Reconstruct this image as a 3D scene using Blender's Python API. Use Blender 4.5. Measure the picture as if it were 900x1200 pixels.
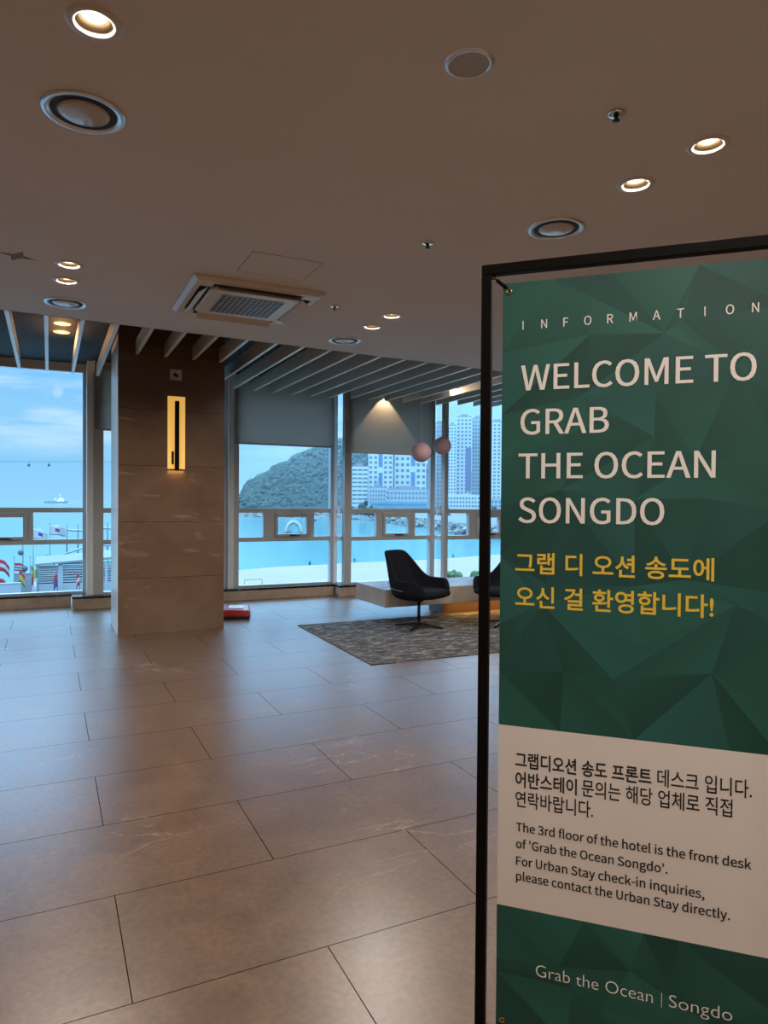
import bpy, bmesh, math, random
from mathutils import Vector, Matrix
for o in list(bpy.data.objects): bpy.data.objects.remove(o, do_unlink=True)
SC = bpy.context.scene; COL = SC.collection
PI = math.pi; rad = math.radians
R_ = random.Random(7)

# ------------------------------------------------------------------ camera
F = 807.24; H = 1.4477; PITCH = rad(-0.852); ROLL = rad(0.4267); YAW = rad(25.93)
fw = Vector((math.sin(YAW)*math.cos(PITCH), math.cos(YAW)*math.cos(PITCH), math.sin(PITCH)))
r0 = Vector((math.cos(YAW), -math.sin(YAW), 0)); u0 = r0.cross(fw)
rt = r0*math.cos(ROLL) + u0*math.sin(ROLL); up = u0*math.cos(ROLL) - r0*math.sin(ROLL)
cd = bpy.data.cameras.new('camera'); cam = bpy.data.objects.new('camera', cd); COL.objects.link(cam)
cam.matrix_world = Matrix(((rt.x, up.x, -fw.x, 0), (rt.y, up.y, -fw.y, 0), (rt.z, up.z, -fw.z, H), (0, 0, 0, 1)))
cd.sensor_fit = 'VERTICAL'; cd.sensor_height = 36; cd.lens = F/1200*36
cd.clip_start = 0.05; cd.clip_end = 20000
SC.camera = cam

# ------------------------------------------------------------------ view, world, sun
vs = SC.view_settings
vs.view_transform = 'Standard'; vs.look = 'None'; vs.gamma = 1; vs.use_curve_mapping = False; vs.exposure = 0.0
SC.cycles.use_denoising = True
SC.cycles.max_bounces = 10; SC.cycles.diffuse_bounces = 5; SC.cycles.transparent_max_bounces = 16
SC.cycles.caustics_reflective = False; SC.cycles.caustics_refractive = False
SC.cycles.sample_clamp_indirect = 4.0

W = bpy.data.worlds.new('sky'); SC.world = W; W.use_nodes = True
n = W.node_tree.nodes; l = W.node_tree.links; n.clear()
wo = n.new('ShaderNodeOutputWorld'); bg = n.new('ShaderNodeBackground'); l.new(bg.outputs[0], wo.inputs[0])
tc = n.new('ShaderNodeTexCoord'); sp = n.new('ShaderNodeSeparateXYZ'); l.new(tc.outputs['Generated'], sp.inputs[0])
rp = n.new('ShaderNodeValToRGB'); l.new(sp.outputs['Z'], rp.inputs[0])
cr = rp.color_ramp
cr.elements[0].position = 0.0; cr.elements[0].color = (0.24, 0.50, 0.73, 1)
cr.elements[1].position = 0.23; cr.elements[1].color = (0.13, 0.40, 0.78, 1)
for p, c in ((0.06, (0.20, 0.46, 0.71, 1)), (0.12, (0.22, 0.47, 0.70, 1)), (0.19, (0.14, 0.41, 0.76, 1)), (0.42, (2.1, 3.9, 5.9, 1)), (1.0, (2.1, 3.9, 5.9, 1))):
    e = cr.elements.new(p); e.color = c
mp = n.new('ShaderNodeMapping'); mp.inputs['Scale'].default_value = (2.2, 2.2, 16); mp.inputs['Location'].default_value = (1.3, 0.4, 0.35)
l.new(tc.outputs['Generated'], mp.inputs[0])
ns = n.new('ShaderNodeTexNoise'); ns.inputs['Scale'].default_value = 1.6; ns.inputs['Detail'].default_value = 6; ns.inputs['Roughness'].default_value = 0.55
l.new(mp.outputs[0], ns.inputs[0])
cm = n.new('ShaderNodeMapRange'); cm.inputs[1].default_value = 0.46; cm.inputs[2].default_value = 0.62; l.new(ns.outputs[0], cm.inputs[0])
cz = n.new('ShaderNodeValToRGB'); l.new(sp.outputs['Z'], cz.inputs[0])
ce = cz.color_ramp; ce.elements[0].position = 0.04; ce.elements[0].color = (0, 0, 0, 1); ce.elements[1].position = 0.10; ce.elements[1].color = (.9, .9, .9, 1)
e = ce.elements.new(0.20); e.color = (.7, .7, .7, 1); e = ce.elements.new(0.26); e.color = (0, 0, 0, 1)
mu = n.new('ShaderNodeMath'); mu.operation = 'MULTIPLY'; l.new(cm.outputs[0], mu.inputs[0]); l.new(cz.outputs[0], mu.inputs[1])
mx = n.new('ShaderNodeMixRGB'); l.new(mu.outputs[0], mx.inputs[0]); l.new(rp.outputs[0], mx.inputs[1]); mx.inputs[2].default_value = (0.52, 0.66, 0.76, 1)
l.new(mx.outputs[0], bg.inputs[0]); bg.inputs[1].default_value = 1.4

sd = bpy.data.lights.new('sun', 'SUN'); sd.energy = 0.6; sd.angle = rad(4); sd.color = (0.92, 1.0, 1.02)
sun = bpy.data.objects.new('sun', sd); COL.objects.link(sun)
sun.rotation_euler = Vector((0.28, 0.55, -0.80)).to_track_quat('-Z', 'Y').to_euler()

# ------------------------------------------------------------------ materials
def mat(name, col, rough=0.5, metal=0.0, var=0.0, scale=8.0, bump=0.0, emit=None, estr=0.0, spec=0.5, trans=0.0):
    m = bpy.data.materials.new(name); m.use_nodes = True
    nt = m.node_tree; b = nt.nodes['Principled BSDF']
    b.inputs['Base Color'].default_value = (*col, 1); b.inputs['Roughness'].default_value = rough; b.inputs['Metallic'].default_value = metal
    b.inputs['Specular IOR Level'].default_value = spec
    if var or bump:
        t = nt.nodes.new('ShaderNodeTexCoord'); k = nt.nodes.new('ShaderNodeTexNoise'); k.inputs['Scale'].default_value = scale; k.inputs['Detail'].default_value = 5
        nt.links.new(t.outputs['Object'], k.inputs[0])
        if var:
            r = nt.nodes.new('ShaderNodeValToRGB'); r.color_ramp.elements[0].position = .3; r.color_ramp.elements[1].position = .7
            r.color_ramp.elements[0].color = (*[c*(1-var) for c in col], 1); r.color_ramp.elements[1].color = (*[min(1, c*(1+var)) for c in col], 1)
            nt.links.new(k.outputs[0], r.inputs[0]); nt.links.new(r.outputs[0], b.inputs['Base Color'])
        if bump:
            bp = nt.nodes.new('ShaderNodeBump'); bp.inputs['Strength'].default_value = bump; bp.inputs['Distance'].default_value = .02
            nt.links.new(k.outputs[0], bp.inputs['Height']); nt.links.new(bp.outputs[0], b.inputs['Normal'])
    if emit:
        b.inputs['Emission Color'].default_value = (*emit, 1); b.inputs['Emission Strength'].default_value = estr
    return m

def floor_mat():
    m = bpy.data.materials.new('stone_floor_tile'); m.use_nodes = True; nt = m.node_tree; N = nt.nodes; L = nt.links; b = N['Principled BSDF']
    t = N.new('ShaderNodeTexCoord'); mp = N.new('ShaderNodeMapping'); mp.inputs['Location'].default_value = (12+.384, 12+3.927, 0); L.new(t.outputs['Object'], mp.inputs[0])
    br = N.new('ShaderNodeTexBrick'); L.new(mp.outputs[0], br.inputs[0]); br.offset = .5; br.offset_frequency = 2; br.squash = 1
    br.inputs['Scale'].default_value = 1; br.inputs['Brick Width'].default_value = 1.2; br.inputs['Row Height'].default_value = .6
    br.inputs['Mortar Size'].default_value = .0019; br.inputs['Mortar Smooth'].default_value = .1
    br.inputs['Color1'].default_value = (.142, .077, .041, 1); br.inputs['Color2'].default_value = (.166, .093, .051, 1); br.inputs['Mortar'].default_value = (.016, .012, .009, 1)
    n1 = N.new('ShaderNodeTexNoise'); n1.inputs['Scale'].default_value = 4.0; n1.inputs['Detail'].default_value = 10; n1.inputs['Roughness'].default_value = .62; n1.inputs['Distortion'].default_value = .8
    L.new(t.outputs['Object'], n1.inputs[0])
    r1 = N.new('ShaderNodeValToRGB'); r1.color_ramp.elements[0].position = .36; r1.color_ramp.elements[0].color = (.76, .76, .76, 1); r1.color_ramp.elements[1].position = .68; r1.color_ramp.elements[1].color = (1.17, 1.16, 1.15, 1)
    L.new(n1.outputs[0], r1.inputs[0])
    m1 = N.new('ShaderNodeMixRGB'); m1.blend_type = 'MULTIPLY'; m1.inputs[0].default_value = .8; L.new(br.outputs['Color'], m1.inputs[1]); L.new(r1.outputs[0], m1.inputs[2])
    # pale veins
    mv = N.new('ShaderNodeMapping'); mv.inputs['Rotation'].default_value = (0, 0, .6); mv.inputs['Scale'].default_value = (.6, 2.2, 1); L.new(t.outputs['Object'], mv.inputs[0])
    n2 = N.new('ShaderNodeTexNoise'); n2.inputs['Scale'].default_value = 1.5; n2.inputs['Detail'].default_value = 7; n2.inputs['Distortion'].default_value = 1.6; L.new(mv.outputs[0], n2.inputs[0])
    r2 = N.new('ShaderNodeValToRGB'); r2.color_ramp.elements[0].position = .490; r2.color_ramp.elements[0].color = (0, 0, 0, 1); r2.color_ramp.elements[1].position = .5; r2.color_ramp.elements[1].color = (.5, .5, .5, 1)
    e = r2.color_ramp.elements.new(.512); e.color = (0, 0, 0, 1); L.new(n2.outputs[0], r2.inputs[0])
    n3 = N.new('ShaderNodeTexNoise'); n3.inputs['Scale'].default_value = .9; L.new(t.outputs['Object'], n3.inputs[0])
    r3 = N.new('ShaderNodeMapRange'); r3.inputs[1].default_value = .52; r3.inputs[2].default_value = .68; L.new(n3.outputs[0], r3.inputs[0])
    mm = N.new('ShaderNodeMath'); mm.operation = 'MULTIPLY'; L.new(r2.outputs[0], mm.inputs[0]); L.new(r3.outputs[0], mm.inputs[1])
    m2 = N.new('ShaderNodeMixRGB'); m2.inputs[2].default_value = (.62, .52, .43, 1); L.new(mm.outputs[0], m2.inputs[0]); L.new(m1.outputs[0], m2.inputs[1])
    nf = N.new('ShaderNodeTexNoise'); nf.inputs['Scale'].default_value = 42; nf.inputs['Detail'].default_value = 6; L.new(t.outputs['Object'], nf.inputs[0])
    rf = N.new('ShaderNodeMapRange'); rf.inputs[1].default_value = .25; rf.inputs[2].default_value = .75; rf.inputs[3].default_value = .72; rf.inputs[4].default_value = 1.28; L.new(nf.outputs[0], rf.inputs[0])
    m3 = N.new('ShaderNodeMixRGB'); m3.blend_type = 'MULTIPLY'; m3.inputs[0].default_value = 1; L.new(m2.outputs[0], m3.inputs[1]); L.new(rf.outputs[0], m3.inputs[2])
    L.new(m3.outputs[0], b.inputs['Base Color'])
    b.inputs['IOR'].default_value = 1.9
    rr = N.new('ShaderNodeMapRange'); rr.inputs[3].default_value = .28; rr.inputs[4].default_value = .37; L.new(n1.outputs[0], rr.inputs[0]); 
    ra = N.new('ShaderNodeMath'); ra.operation = 'MULTIPLY_ADD'; ra.inputs[1].default_value = .5; L.new(br.outputs['Fac'], ra.inputs[0]); L.new(rr.outputs[0], ra.inputs[2]); L.new(ra.outputs[0], b.inputs['Roughness'])
    iv = N.new('ShaderNodeMapRange'); iv.inputs[3].default_value = .5; iv.inputs[4].default_value = 0; L.new(br.outputs['Fac'], iv.inputs[0]); L.new(iv.outputs[0], b.inputs['Specular IOR Level'])
    bp = N.new('ShaderNodeBump'); bp.inputs['Strength'].default_value = .12; bp.inputs['Distance'].default_value = .004; L.new(nf.outputs[0], bp.inputs['Height']); L.new(bp.outputs[0], b.inputs['Normal'])
    return m

def pillar_mat():
    m = bpy.data.materials.new('brown_stone_slab'); m.use_nodes = True; nt = m.node_tree; N = nt.nodes; L = nt.links; b = N['Principled BSDF']
    t = N.new('ShaderNodeTexCoord'); s = N.new('ShaderNodeSeparateXYZ'); L.new(t.outputs['Object'], s.inputs[0])
    md = N.new('ShaderNodeMath'); md.operation = 'PINGPONG'; md.inputs[1].default_value = .303; L.new(s.outputs['Z'], md.inputs[0])
    # joints where z is a multiple of 0.606
    lt = N.new('ShaderNodeMath'); lt.operation = 'LESS_THAN'; lt.inputs[1].default_value = .0022; L.new(md.outputs[0], lt.inputs[0])
    fl = N.new('ShaderNodeMath'); fl.operation = 'DIVIDE'; fl.inputs[1].default_value = .606; L.new(s.outputs['Z'], fl.inputs[0])
    f2 = N.new('ShaderNodeMath'); f2.operation = 'FLOOR'; L.new(fl.outputs[0], f2.inputs[0])
    cx = N.new('ShaderNodeCombineXYZ'); L.new(f2.outputs[0], cx.inputs[1]); 
    va = N.new('ShaderNodeVectorMath'); va.operation = 'MULTIPLY_ADD'; va.inputs[1].default_value = (0, 7.3, 0); L.new(cx.outputs[0], va.inputs[0]); L.new(t.outputs['Object'], va.inputs[2])
    n1 = N.new('ShaderNodeTexNoise'); n1.inputs['Scale'].default_value = 1.8; n1.inputs['Detail'].default_value = 8; n1.inputs['Distortion'].default_value = 1.2; L.new(va.outputs[0], n1.inputs[0])
    r1 = N.new('ShaderNodeValToRGB'); r1.color_ramp.elements[0].position = .3; r1.color_ramp.elements[0].color = (.120, .070, .044, 1); r1.color_ramp.elements[1].position = .72; r1.color_ramp.elements[1].color = (.175, .108, .070, 1); L.new(n1.outputs[0], r1.inputs[0])
    mp = N.new('ShaderNodeMapping'); mp.inputs['Scale'].default_value = (.7, 1, 2.6); mp.inputs['Rotation'].default_value = (0, .35, 0); L.new(va.outputs[0], mp.inputs[0])
    n2 = N.new('ShaderNodeTexNoise'); n2.inputs['Scale'].default_value = 2.0; n2.inputs['Detail'].default_value = 9; n2.inputs['Distortion'].default_value = 1.8; L.new(mp.outputs[0], n2.inputs[0])
    r2 = N.new('ShaderNodeValToRGB'); r2.color_ramp.elements[0].position = .60; r2.color_ramp.elements[0].color = (0, 0, 0, 1); r2.color_ramp.elements[1].position = .78; r2.color_ramp.elements[1].color = (.34, .34, .34, 1); L.new(n2.outputs[0], r2.inputs[0])
    m2 = N.new('ShaderNodeMixRGB'); m2.inputs[2].default_value = (.42, .32, .25, 1); L.new(r2.outputs[0], m2.inputs[0]); L.new(r1.outputs[0], m2.inputs[1])
    m3 = N.new('ShaderNodeMixRGB'); m3.inputs[2].default_value = (.03, .022, .016, 1); L.new(lt.outputs[0], m3.inputs[0]); L.new(m2.outputs[0], m3.inputs[1])
    L.new(m3.outputs[0], b.inputs['Base Color']); b.inputs['Roughness'].default_value = .16
    return m

def glass_mat():
    m = bpy.data.materials.new('window_glass'); m.use_nodes = True; nt = m.node_tree; N = nt.nodes; L = nt.links; N.remove(N['Principled BSDF'])
    tr = N.new('ShaderNodeBsdfTransparent'); tr.inputs[0].default_value = (.95, .985, 1.0, 1)
    gl = N.new('ShaderNodeBsdfGlossy'); gl.inputs['Roughness'].default_value = .02
    fr = N.new('ShaderNodeFresnel'); fr.inputs[0].default_value = 1.45
    mu = N.new('ShaderNodeMath'); mu.operation = 'MULTIPLY'; mu.inputs[1].default_value = .15; L.new(fr.outputs[0], mu.inputs[0])
    mx = N.new('ShaderNodeMixShader'); L.new(mu.outputs[0], mx.inputs[0]); L.new(tr.outputs[0], mx.inputs[1]); L.new(gl.outputs[0], mx.inputs[2])
    L.new(mx.outputs[0], N['Material Output'].inputs[0]); return m

def blind_mat():
    m = mat('blind_fabric', (.44, .43, .40), .9, var=.03, scale=60); nt = m.node_tree; b = nt.nodes['Principled BSDF']
    t = nt.nodes.new('ShaderNodeBsdfTranslucent'); t.inputs[0].default_value = (.52, .45, .40, 1)
    x = nt.nodes.new('ShaderNodeMixShader'); x.inputs[0].default_value = .55
    nt.links.new(b.outputs[0], x.inputs[1]); nt.links.new(t.outputs[0], x.inputs[2]); nt.links.new(x.outputs[0], nt.nodes['Material Output'].inputs[0]); return m

def rug_mat():
    m = bpy.data.materials.new('distressed_rug'); m.use_nodes = True; nt = m.node_tree; N = nt.nodes; L = nt.links; b = N['Principled BSDF']
    t = N.new('ShaderNodeTexCoord'); mp = N.new('ShaderNodeMapping'); mp.inputs['Scale'].default_value = (1, 3.2, 1); L.new(t.outputs['Object'], mp.inputs[0])
    n1 = N.new('ShaderNodeTexNoise'); n1.inputs['Scale'].default_value = 5.5; n1.inputs['Detail'].default_value = 12; n1.inputs['Roughness'].default_value = .85; L.new(mp.outputs[0], n1.inputs[0])
    r = N.new('ShaderNodeValToRGB'); cr = r.color_ramp; cr.elements[0].position = .42; cr.elements[0].color = (.040, .039, .042, 1); cr.elements[1].position = .62; cr.elements[1].color = (.48, .45, .43, 1)
    e = cr.elements.new(.51); e.color = (.10, .096, .097, 1); L.new(n1.outputs[0], r.inputs[0])
    L.new(r.outputs[0], b.inputs['Base Color']); b.inputs['Roughness'].default_value = .95; b.inputs['Specular IOR Level'].default_value = .1
    bp = N.new('ShaderNodeBump'); bp.inputs['Strength'].default_value = .4; bp.inputs['Distance'].default_value = .01; L.new(n1.outputs[0], bp.inputs['Height']); L.new(bp.outputs[0], b.inputs['Normal'])
    return m

M = dict(
    floor=floor_mat(), pillar=pillar_mat(), glass=glass_mat(), rug=rug_mat(),
    ceil=mat('ceiling_paint', (.80, .80, .79), .9, var=.02, scale=2), upper=mat('dark_ceiling_paint', (.03, .031, .033), .8, var=.05, scale=2),
    wall=mat('wall_paint', (.45, .38, .31), .85, var=.03, scale=2), slatside=mat('shaded_slat_side', (.62, .58, .53), .4, var=.02), slat=mat('lit_slat_underside', (.88, .89, .89), .3, var=.02),
    alu=mat('window_aluminium', (.46, .475, .49), .4, var=.04, scale=5), alu2=mat('skylit_aluminium', (.84, .88, .90), .25, .1, var=.03),  # alu2: frame metal whitened, sky light on its faces put into the colour
    blackstone=mat('black_ledge_stone', (.012, .013, .016), .12, var=.3, scale=20), curb=mat('ledge_stone', (.42, .33, .25), .45, var=.2, scale=5),
    blind=blind_mat(), white=mat('white_plastic', (.72, .70, .66), .4, var=.02),
    grille=mat('dark_grille', (.03, .03, .03), .5, var=.2), chrome=mat('polished_chrome', (.75, .75, .76), .12, 1.0, var=.03),
    shadowgap=mat('dark_gap', (.012, .012, .012), .7, var=.2), black=mat('black_metal', (.012, .011, .011), .45, .3, var=.2),
    bronze=mat('dark_bronze', (.005, .004, .0035), .55, 0, var=.2, spec=.06), chairf=mat('navy_black_fabric', (.008, .009, .013), .9, var=.25, scale=120, spec=.15),
    piping=mat('pale_piping', (.18, .16, .15), .7, var=.1), bench=mat('bench_stone', (.40, .33, .28), .22, var=.12, scale=4),
    pink=mat('dusty_pink_shade', (.50, .33, .36), .6, var=.08, scale=30), red=mat('red_enamel', (.33, .012, .02), .3, var=.1), 
    lens=mat('lit_lens', (1, .9, .7), .4, emit=(1, .80, .52), estr=9.0, var=.01), cone=mat('lamp_reflector', (.30, .22, .14), .4, .2, var=.02),
    amber=mat('lit_amber_acrylic', (.8, .5, .15), .5, emit=(1.0, .55, .12), estr=.62, var=.02), brass=mat('brass', (.75, .5, .2), .2, 1.0, var=.05),
    ink=mat('black_ink', (.012, .011, .011), .6, var=.05), paper=mat('banner_white', (.82, .72, .65), .6, var=.01), cream=mat('cream_ink', (.92, .83, .76), .6, var=.01), gold=mat('yellow_ink', (.85, .56, .05), .6, var=.02),
    speaker=mat('grey_mesh', (.50, .50, .49), .7, var=.1, scale=300), track=mat('spot_white', (.6, .6, .58), .4, var=.02),
    strip=mat('lit_strip', (1, .7, .3), .5, emit=(1, .55, .16), estr=4.0, var=.01),
    concrete=mat('pale_concrete', (.13, .14, .145), .8, var=.12, scale=.4), sand=mat('sand', (.185, .148, .098), .95, var=.05, scale=.1),
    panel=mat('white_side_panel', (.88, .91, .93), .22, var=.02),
    satin=mat('satin_metal', (.62, .62, .62), .32, .9, var=.03),
    gloss=mat('glossy_white', (.62, .61, .59), .12, var=.02), warmlens=mat('amber_lens', (1,.7,.3), .4, emit=(1, .52, .14), estr=4.0, var=.01),
    stain=mat('brown_stain', (.30, .24, .18), .9, var=.1),
)

# ------------------------------------------------------------------ mesh builder
class MB:
    def __init__(s): s.v = []; s.f = []; s.m = []; s.sm = []
    def add(s, vs, fs, mi=0, smooth=False):
        o = len(s.v); s.v += [tuple(p) for p in vs]
        for f in fs: s.f.append([o+i for i in f]); s.m.append(mi); s.sm.append(smooth)
        return s
    def box(s, a, b, mi=0):
        x0, y0, z0 = a; x1, y1, z1 = b
        return s.add([(x0,y0,z0),(x1,y0,z0),(x1,y1,z0),(x0,y1,z0),(x0,y0,z1),(x1,y0,z1),(x1,y1,z1),(x0,y1,z1)],
                     [(3,2,1,0),(4,5,6,7),(0,1,5,4),(1,2,6,5),(2,3,7,6),(3,0,4,7)], mi)
    def obox(s, c, ax, ay, az, mi=0):      # oriented box: centre and three half vectors
        c = Vector(c); ax = Vector(ax); ay = Vector(ay); az = Vector(az)
        vs = [c+sx*ax+sy*ay+sz*az for sz in (-1,1) for sx, sy in ((-1,-1),(1,-1),(1,1),(-1,1))]
        return s.add(vs, [(3,2,1,0),(4,5,6,7),(0,1,5,4),(1,2,6,5),(2,3,7,6),(3,0,4,7)], mi)
    def prism(s, poly, z0, z1, mi=0):
        k = len(poly); vs = [(x,y,z0) for x,y in poly]+[(x,y,z1) for x,y in poly]
        return s.add(vs, [tuple(range(k-1,-1,-1)), tuple(range(k,2*k))]+[(i,(i+1)%k,k+(i+1)%k,k+i) for i in range(k)], mi)
    def lathe(s, prof, c=(0,0,0), k=32, mi=0, smooth=True, axis=None, caps=True):
        c = Vector(c); q = Vector((0,0,1)).rotation_difference(Vector(axis)) if axis else None
        vs = []
        for r, z in prof:
            for i in range(k):
                p = Vector((r*math.cos(2*PI*i/k), r*math.sin(2*PI*i/k), z))
                vs.append(c + (q @ p if q else p))
        fs = []
        for j in range(len(prof)-1):
            for i in range(k): fs.append((j*k+i, j*k+(i+1)%k, (j+1)*k+(i+1)%k, (j+1)*k+i))
        s.add(vs, fs, mi, smooth)
        for j, fl in ((0, True), (len(prof)-1, False)):
            if caps and prof[j][0] > 1e-5:
                o = len(s.v)-len(vs)+j*k; f = [o+i for i in range(k)]
                s.f.append(f[::-1] if fl else f); s.m.append(mi); s.sm.append(False)
        return s
    def tube(s, pts, r, k=8, mi=0, r1=None, smooth=True):
        pts = [Vector(p) for p in pts]; vs = []; n_ = len(pts)
        for i, p in enumerate(pts):
            t = (pts[min(i+1,n_-1)]-pts[max(i-1,0)]).normalized()
            a = t.orthogonal().normalized() if i == 0 else (a-t*a.dot(t)).normalized()
            b = t.cross(a); rr = r if r1 is None else r+(r1-r)*i/(n_-1)
            for j in range(k): vs.append(p+(a*math.cos(2*PI*j/k)+b*math.sin(2*PI*j/k))*rr)
        fs = [tuple(range(k-1,-1,-1)), tuple((n_-1)*k+j for j in range(k))]
        for i in range(n_-1):
            for j in range(k): fs.append((i*k+j, i*k+(j+1)%k, (i+1)*k+(j+1)%k, (i+1)*k+j))
        return s.add(vs, fs, mi, smooth)
    def ball(s, c, r, k=16, h=10, mi=0, sc=(1,1,1)):
        prof = [(max(1e-7, math.sin(PI*j/h)), -math.cos(PI*j/h)) for j in range(h+1)]
        vs = []
        for a, z in prof:
            for i in range(k): vs.append((c[0]+r*sc[0]*a*math.cos(2*PI*i/k), c[1]+r*sc[1]*a*math.sin(2*PI*i/k), c[2]+r*sc[2]*z))
        return s.add(vs, [(j*k+i, j*k+(i+1)%k, (j+1)*k+(i+1)%k, (j+1)*k+i) for j in range(h) for i in range(k)], mi, True)
    def ring_torus(s, c, R, r, axis=(0,0,1), k=24, h=8, mi=0):
        q = Vector((0,0,1)).rotation_difference(Vector(axis)); c = Vector(c); vs = []
        for i in range(k):
            for j in range(h):
                a = 2*PI*i/k; b = 2*PI*j/h
                vs.append(c+q @ Vector(((R+r*math.cos(b))*math.cos(a), (R+r*math.cos(b))*math.sin(a), r*math.sin(b))))
        return s.add(vs, [(i*h+j, ((i+1)%k)*h+j, ((i+1)%k)*h+(j+1)%h, i*h+(j+1)%h) for i in range(k) for j in range(h)], mi, True)
    def build(s, name, mats, parent=None, loc=None):
        me = bpy.data.meshes.new(name); me.from_pydata(s.v, [], s.f)
        for m in (mats if isinstance(mats, (list, tuple)) else [mats]): me.materials.append(m)
        me.polygons.foreach_set('material_index', s.m); me.polygons.foreach_set('use_smooth', s.sm); me.update()
        o = bpy.data.objects.new(name, me); COL.objects.link(o)
        if parent: o.parent = parent
        if loc: o.location = loc
        return o
def bevel(o, w=.005, seg=2):
    b = o.modifiers.new('bevel', 'BEVEL'); b.width = w; b.segments = seg; b.limit_method = 'ANGLE'; b.angle_limit = rad(40); return o
def tag(o, label=None, cat=None, group=None, kind=None):
    if label: o['label'] = label
    if cat: o['category'] = cat
    if group: o['group'] = group
    if kind: o['kind'] = kind
    return o
def thing(name, label, cat, loc=(0,0,0), rz=0, group=None):
    o = bpy.data.objects.new(name, None); COL.objects.link(o); o.empty_display_size = .1; o.location = loc; o.rotation_euler = (0,0,rz)
    return tag(o, label, cat, group)
def struct(o, label, cat): return tag(o, label, cat, kind='structure')
def copy_thing(root, loc, label, rz=None):
    r = root.copy(); COL.objects.link(r); r.location = loc; r['label'] = label
    if rz is not None: r.rotation_euler = (0,0,rz)
    for ch in list(root.children):
        c = ch.copy(); COL.objects.link(c); c.parent = r
        for g in list(ch.children):
            d = g.copy(); COL.objects.link(d); d.parent = c
    return r
def at(px, py, dist):      # point at a horizontal distance along a bearing
    d = fw + rt*((px-450)/F) - up*((py-600)/F); k = dist/math.hypot(d.x, d.y)
    return Vector((0,0,H)) + d*k
ORD = ['first','second','third','fourth','fifth','sixth','seventh','eighth','ninth','tenth','eleventh','twelfth','thirteenth','fourteenth','fifteenth','sixteenth','seventeenth','eighteenth','nineteenth','twentieth','twenty-first','twenty-second','twenty-third','twenty-fourth']

# ------------------------------------------------------------------ setting
ZC = 3.0; ZU = 3.3
def edge_y(x): return 6.51 + .052*x           # line where the low ceiling stops
XL, XR, YB = -6.0, 9.6, -5.0
struct(MB().box((XL, YB, -.25), (XR, 10.6, 0)).build('floor', M['floor']), 'large grey-brown stone tiled floor with thin dark joints', 'floor')

LIGHTS = [(.125, 2.06), (.132, 2.456), (.119, 5.031), (.111, 5.411), (2.563, 2.092), (2.565, 2.503), (2.57, 5.167), (2.579, 5.574),
          (5.02, 2.1), (5.02, 2.5), (-2.33, 2.06), (-2.33, 2.46), (.13, -1.0), (.13, -.6), (2.56, -1.0), (2.56, -.6), (5.02, -.9), (-2.33, 5.0), (-2.33, 5.4), (5.02, 5.3), (5.02, 5.7)]
VENTS = [(.125, 3.04), (.118, 6.022), (2.581, 3.106), (2.564, 6.167)]
def ceiling_with_holes():
    cu = bpy.data.curves.new('c', 'CURVE'); cu.dimensions = '2D'; cu.fill_mode = 'BOTH'
    def poly(pts):
        s = cu.splines.new('POLY'); s.points.add(len(pts)-1); s.use_cyclic_u = True
        for p, q in zip(s.points, pts): p.co = (q[0], q[1], 0, 1)
    poly([(XL, YB), (XR, YB), (XR, edge_y(XR)), (XL, edge_y(XL))])
    for x, y in LIGHTS: poly([(x+.062*math.cos(a*PI/16), y+.062*math.sin(a*PI/16)) for a in range(32)])
    o = bpy.data.objects.new('c', cu); COL.objects.link(o); bpy.context.view_layer.update()
    me = bpy.data.meshes.new_from_object(o.evaluated_get(bpy.context.evaluated_depsgraph_get()))
    bpy.data.objects.remove(o); me.name = 'ceiling'; me.materials.clear(); me.materials.append(M['ceil'])
    o = bpy.data.objects.new('ceiling', me); COL.objects.link(o); o.location = (0, 0, ZC); return o
cl = struct(ceiling_with_holes(), 'low plain warm white ceiling holding downlights and vents', 'ceiling')
fas = MB(); fas.add([(XL, edge_y(XL), ZC), (XR, edge_y(XR), ZC), (XR, edge_y(XR), 3.42), (XL, edge_y(XL), 3.42), (XL, edge_y(XL)-.012, ZC), (XR, edge_y(XR)-.012, ZC), (XR, edge_y(XR)-.012, 3.42), (XL, edge_y(XL)-.012, 3.42)],
        [(0,1,2,3),(7,6,5,4),(4,5,1,0),(3,2,6,7)])
struct(fas.build('trim_1', M['ceil']), 'upright edge of the low ceiling facing the windows', 'trim')
struct(MB().box((XL, YB, 3.42), (XR, edge_y(0)-.3, 3.6)).build('roof', M['upper']), 'concrete slab above the low ceiling', 'roof')
# the upper ceiling by the windows, with two lamps let in
up_m = MB().box((XL, 6.25, ZU), (XR, 10.55, 3.6))
struct(up_m.build('ceiling', M['upper']), 'raised dark grey ceiling above the white slats', 'ceiling')
struct(MB().box((XL, YB-.2, 0), (XR, YB, 3.6)).build('wall_back', M['wall']), 'beige wall behind the viewer', 'wall')
struct(MB().box((XL-.2, YB-.2, 0), (XL, 10.6, 3.6)).build('wall_left', M['wall']), 'beige side wall beyond the left windows', 'wall')
struct(MB().box((XR, YB-.2, 0), (XR+.2, 10.6, 3.6)).build('wall_right', M['wall']), 'beige side wall far behind the sign', 'wall')
pl = MB().box((.658, 7.79, 0), (1.779, 8.66, ZU)).build('pillar', M['pillar'])
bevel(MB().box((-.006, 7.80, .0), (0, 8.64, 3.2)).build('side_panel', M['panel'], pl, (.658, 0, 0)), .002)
struct(pl, 'square pillar clad in large brown stone slabs', 'pillar')

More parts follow.
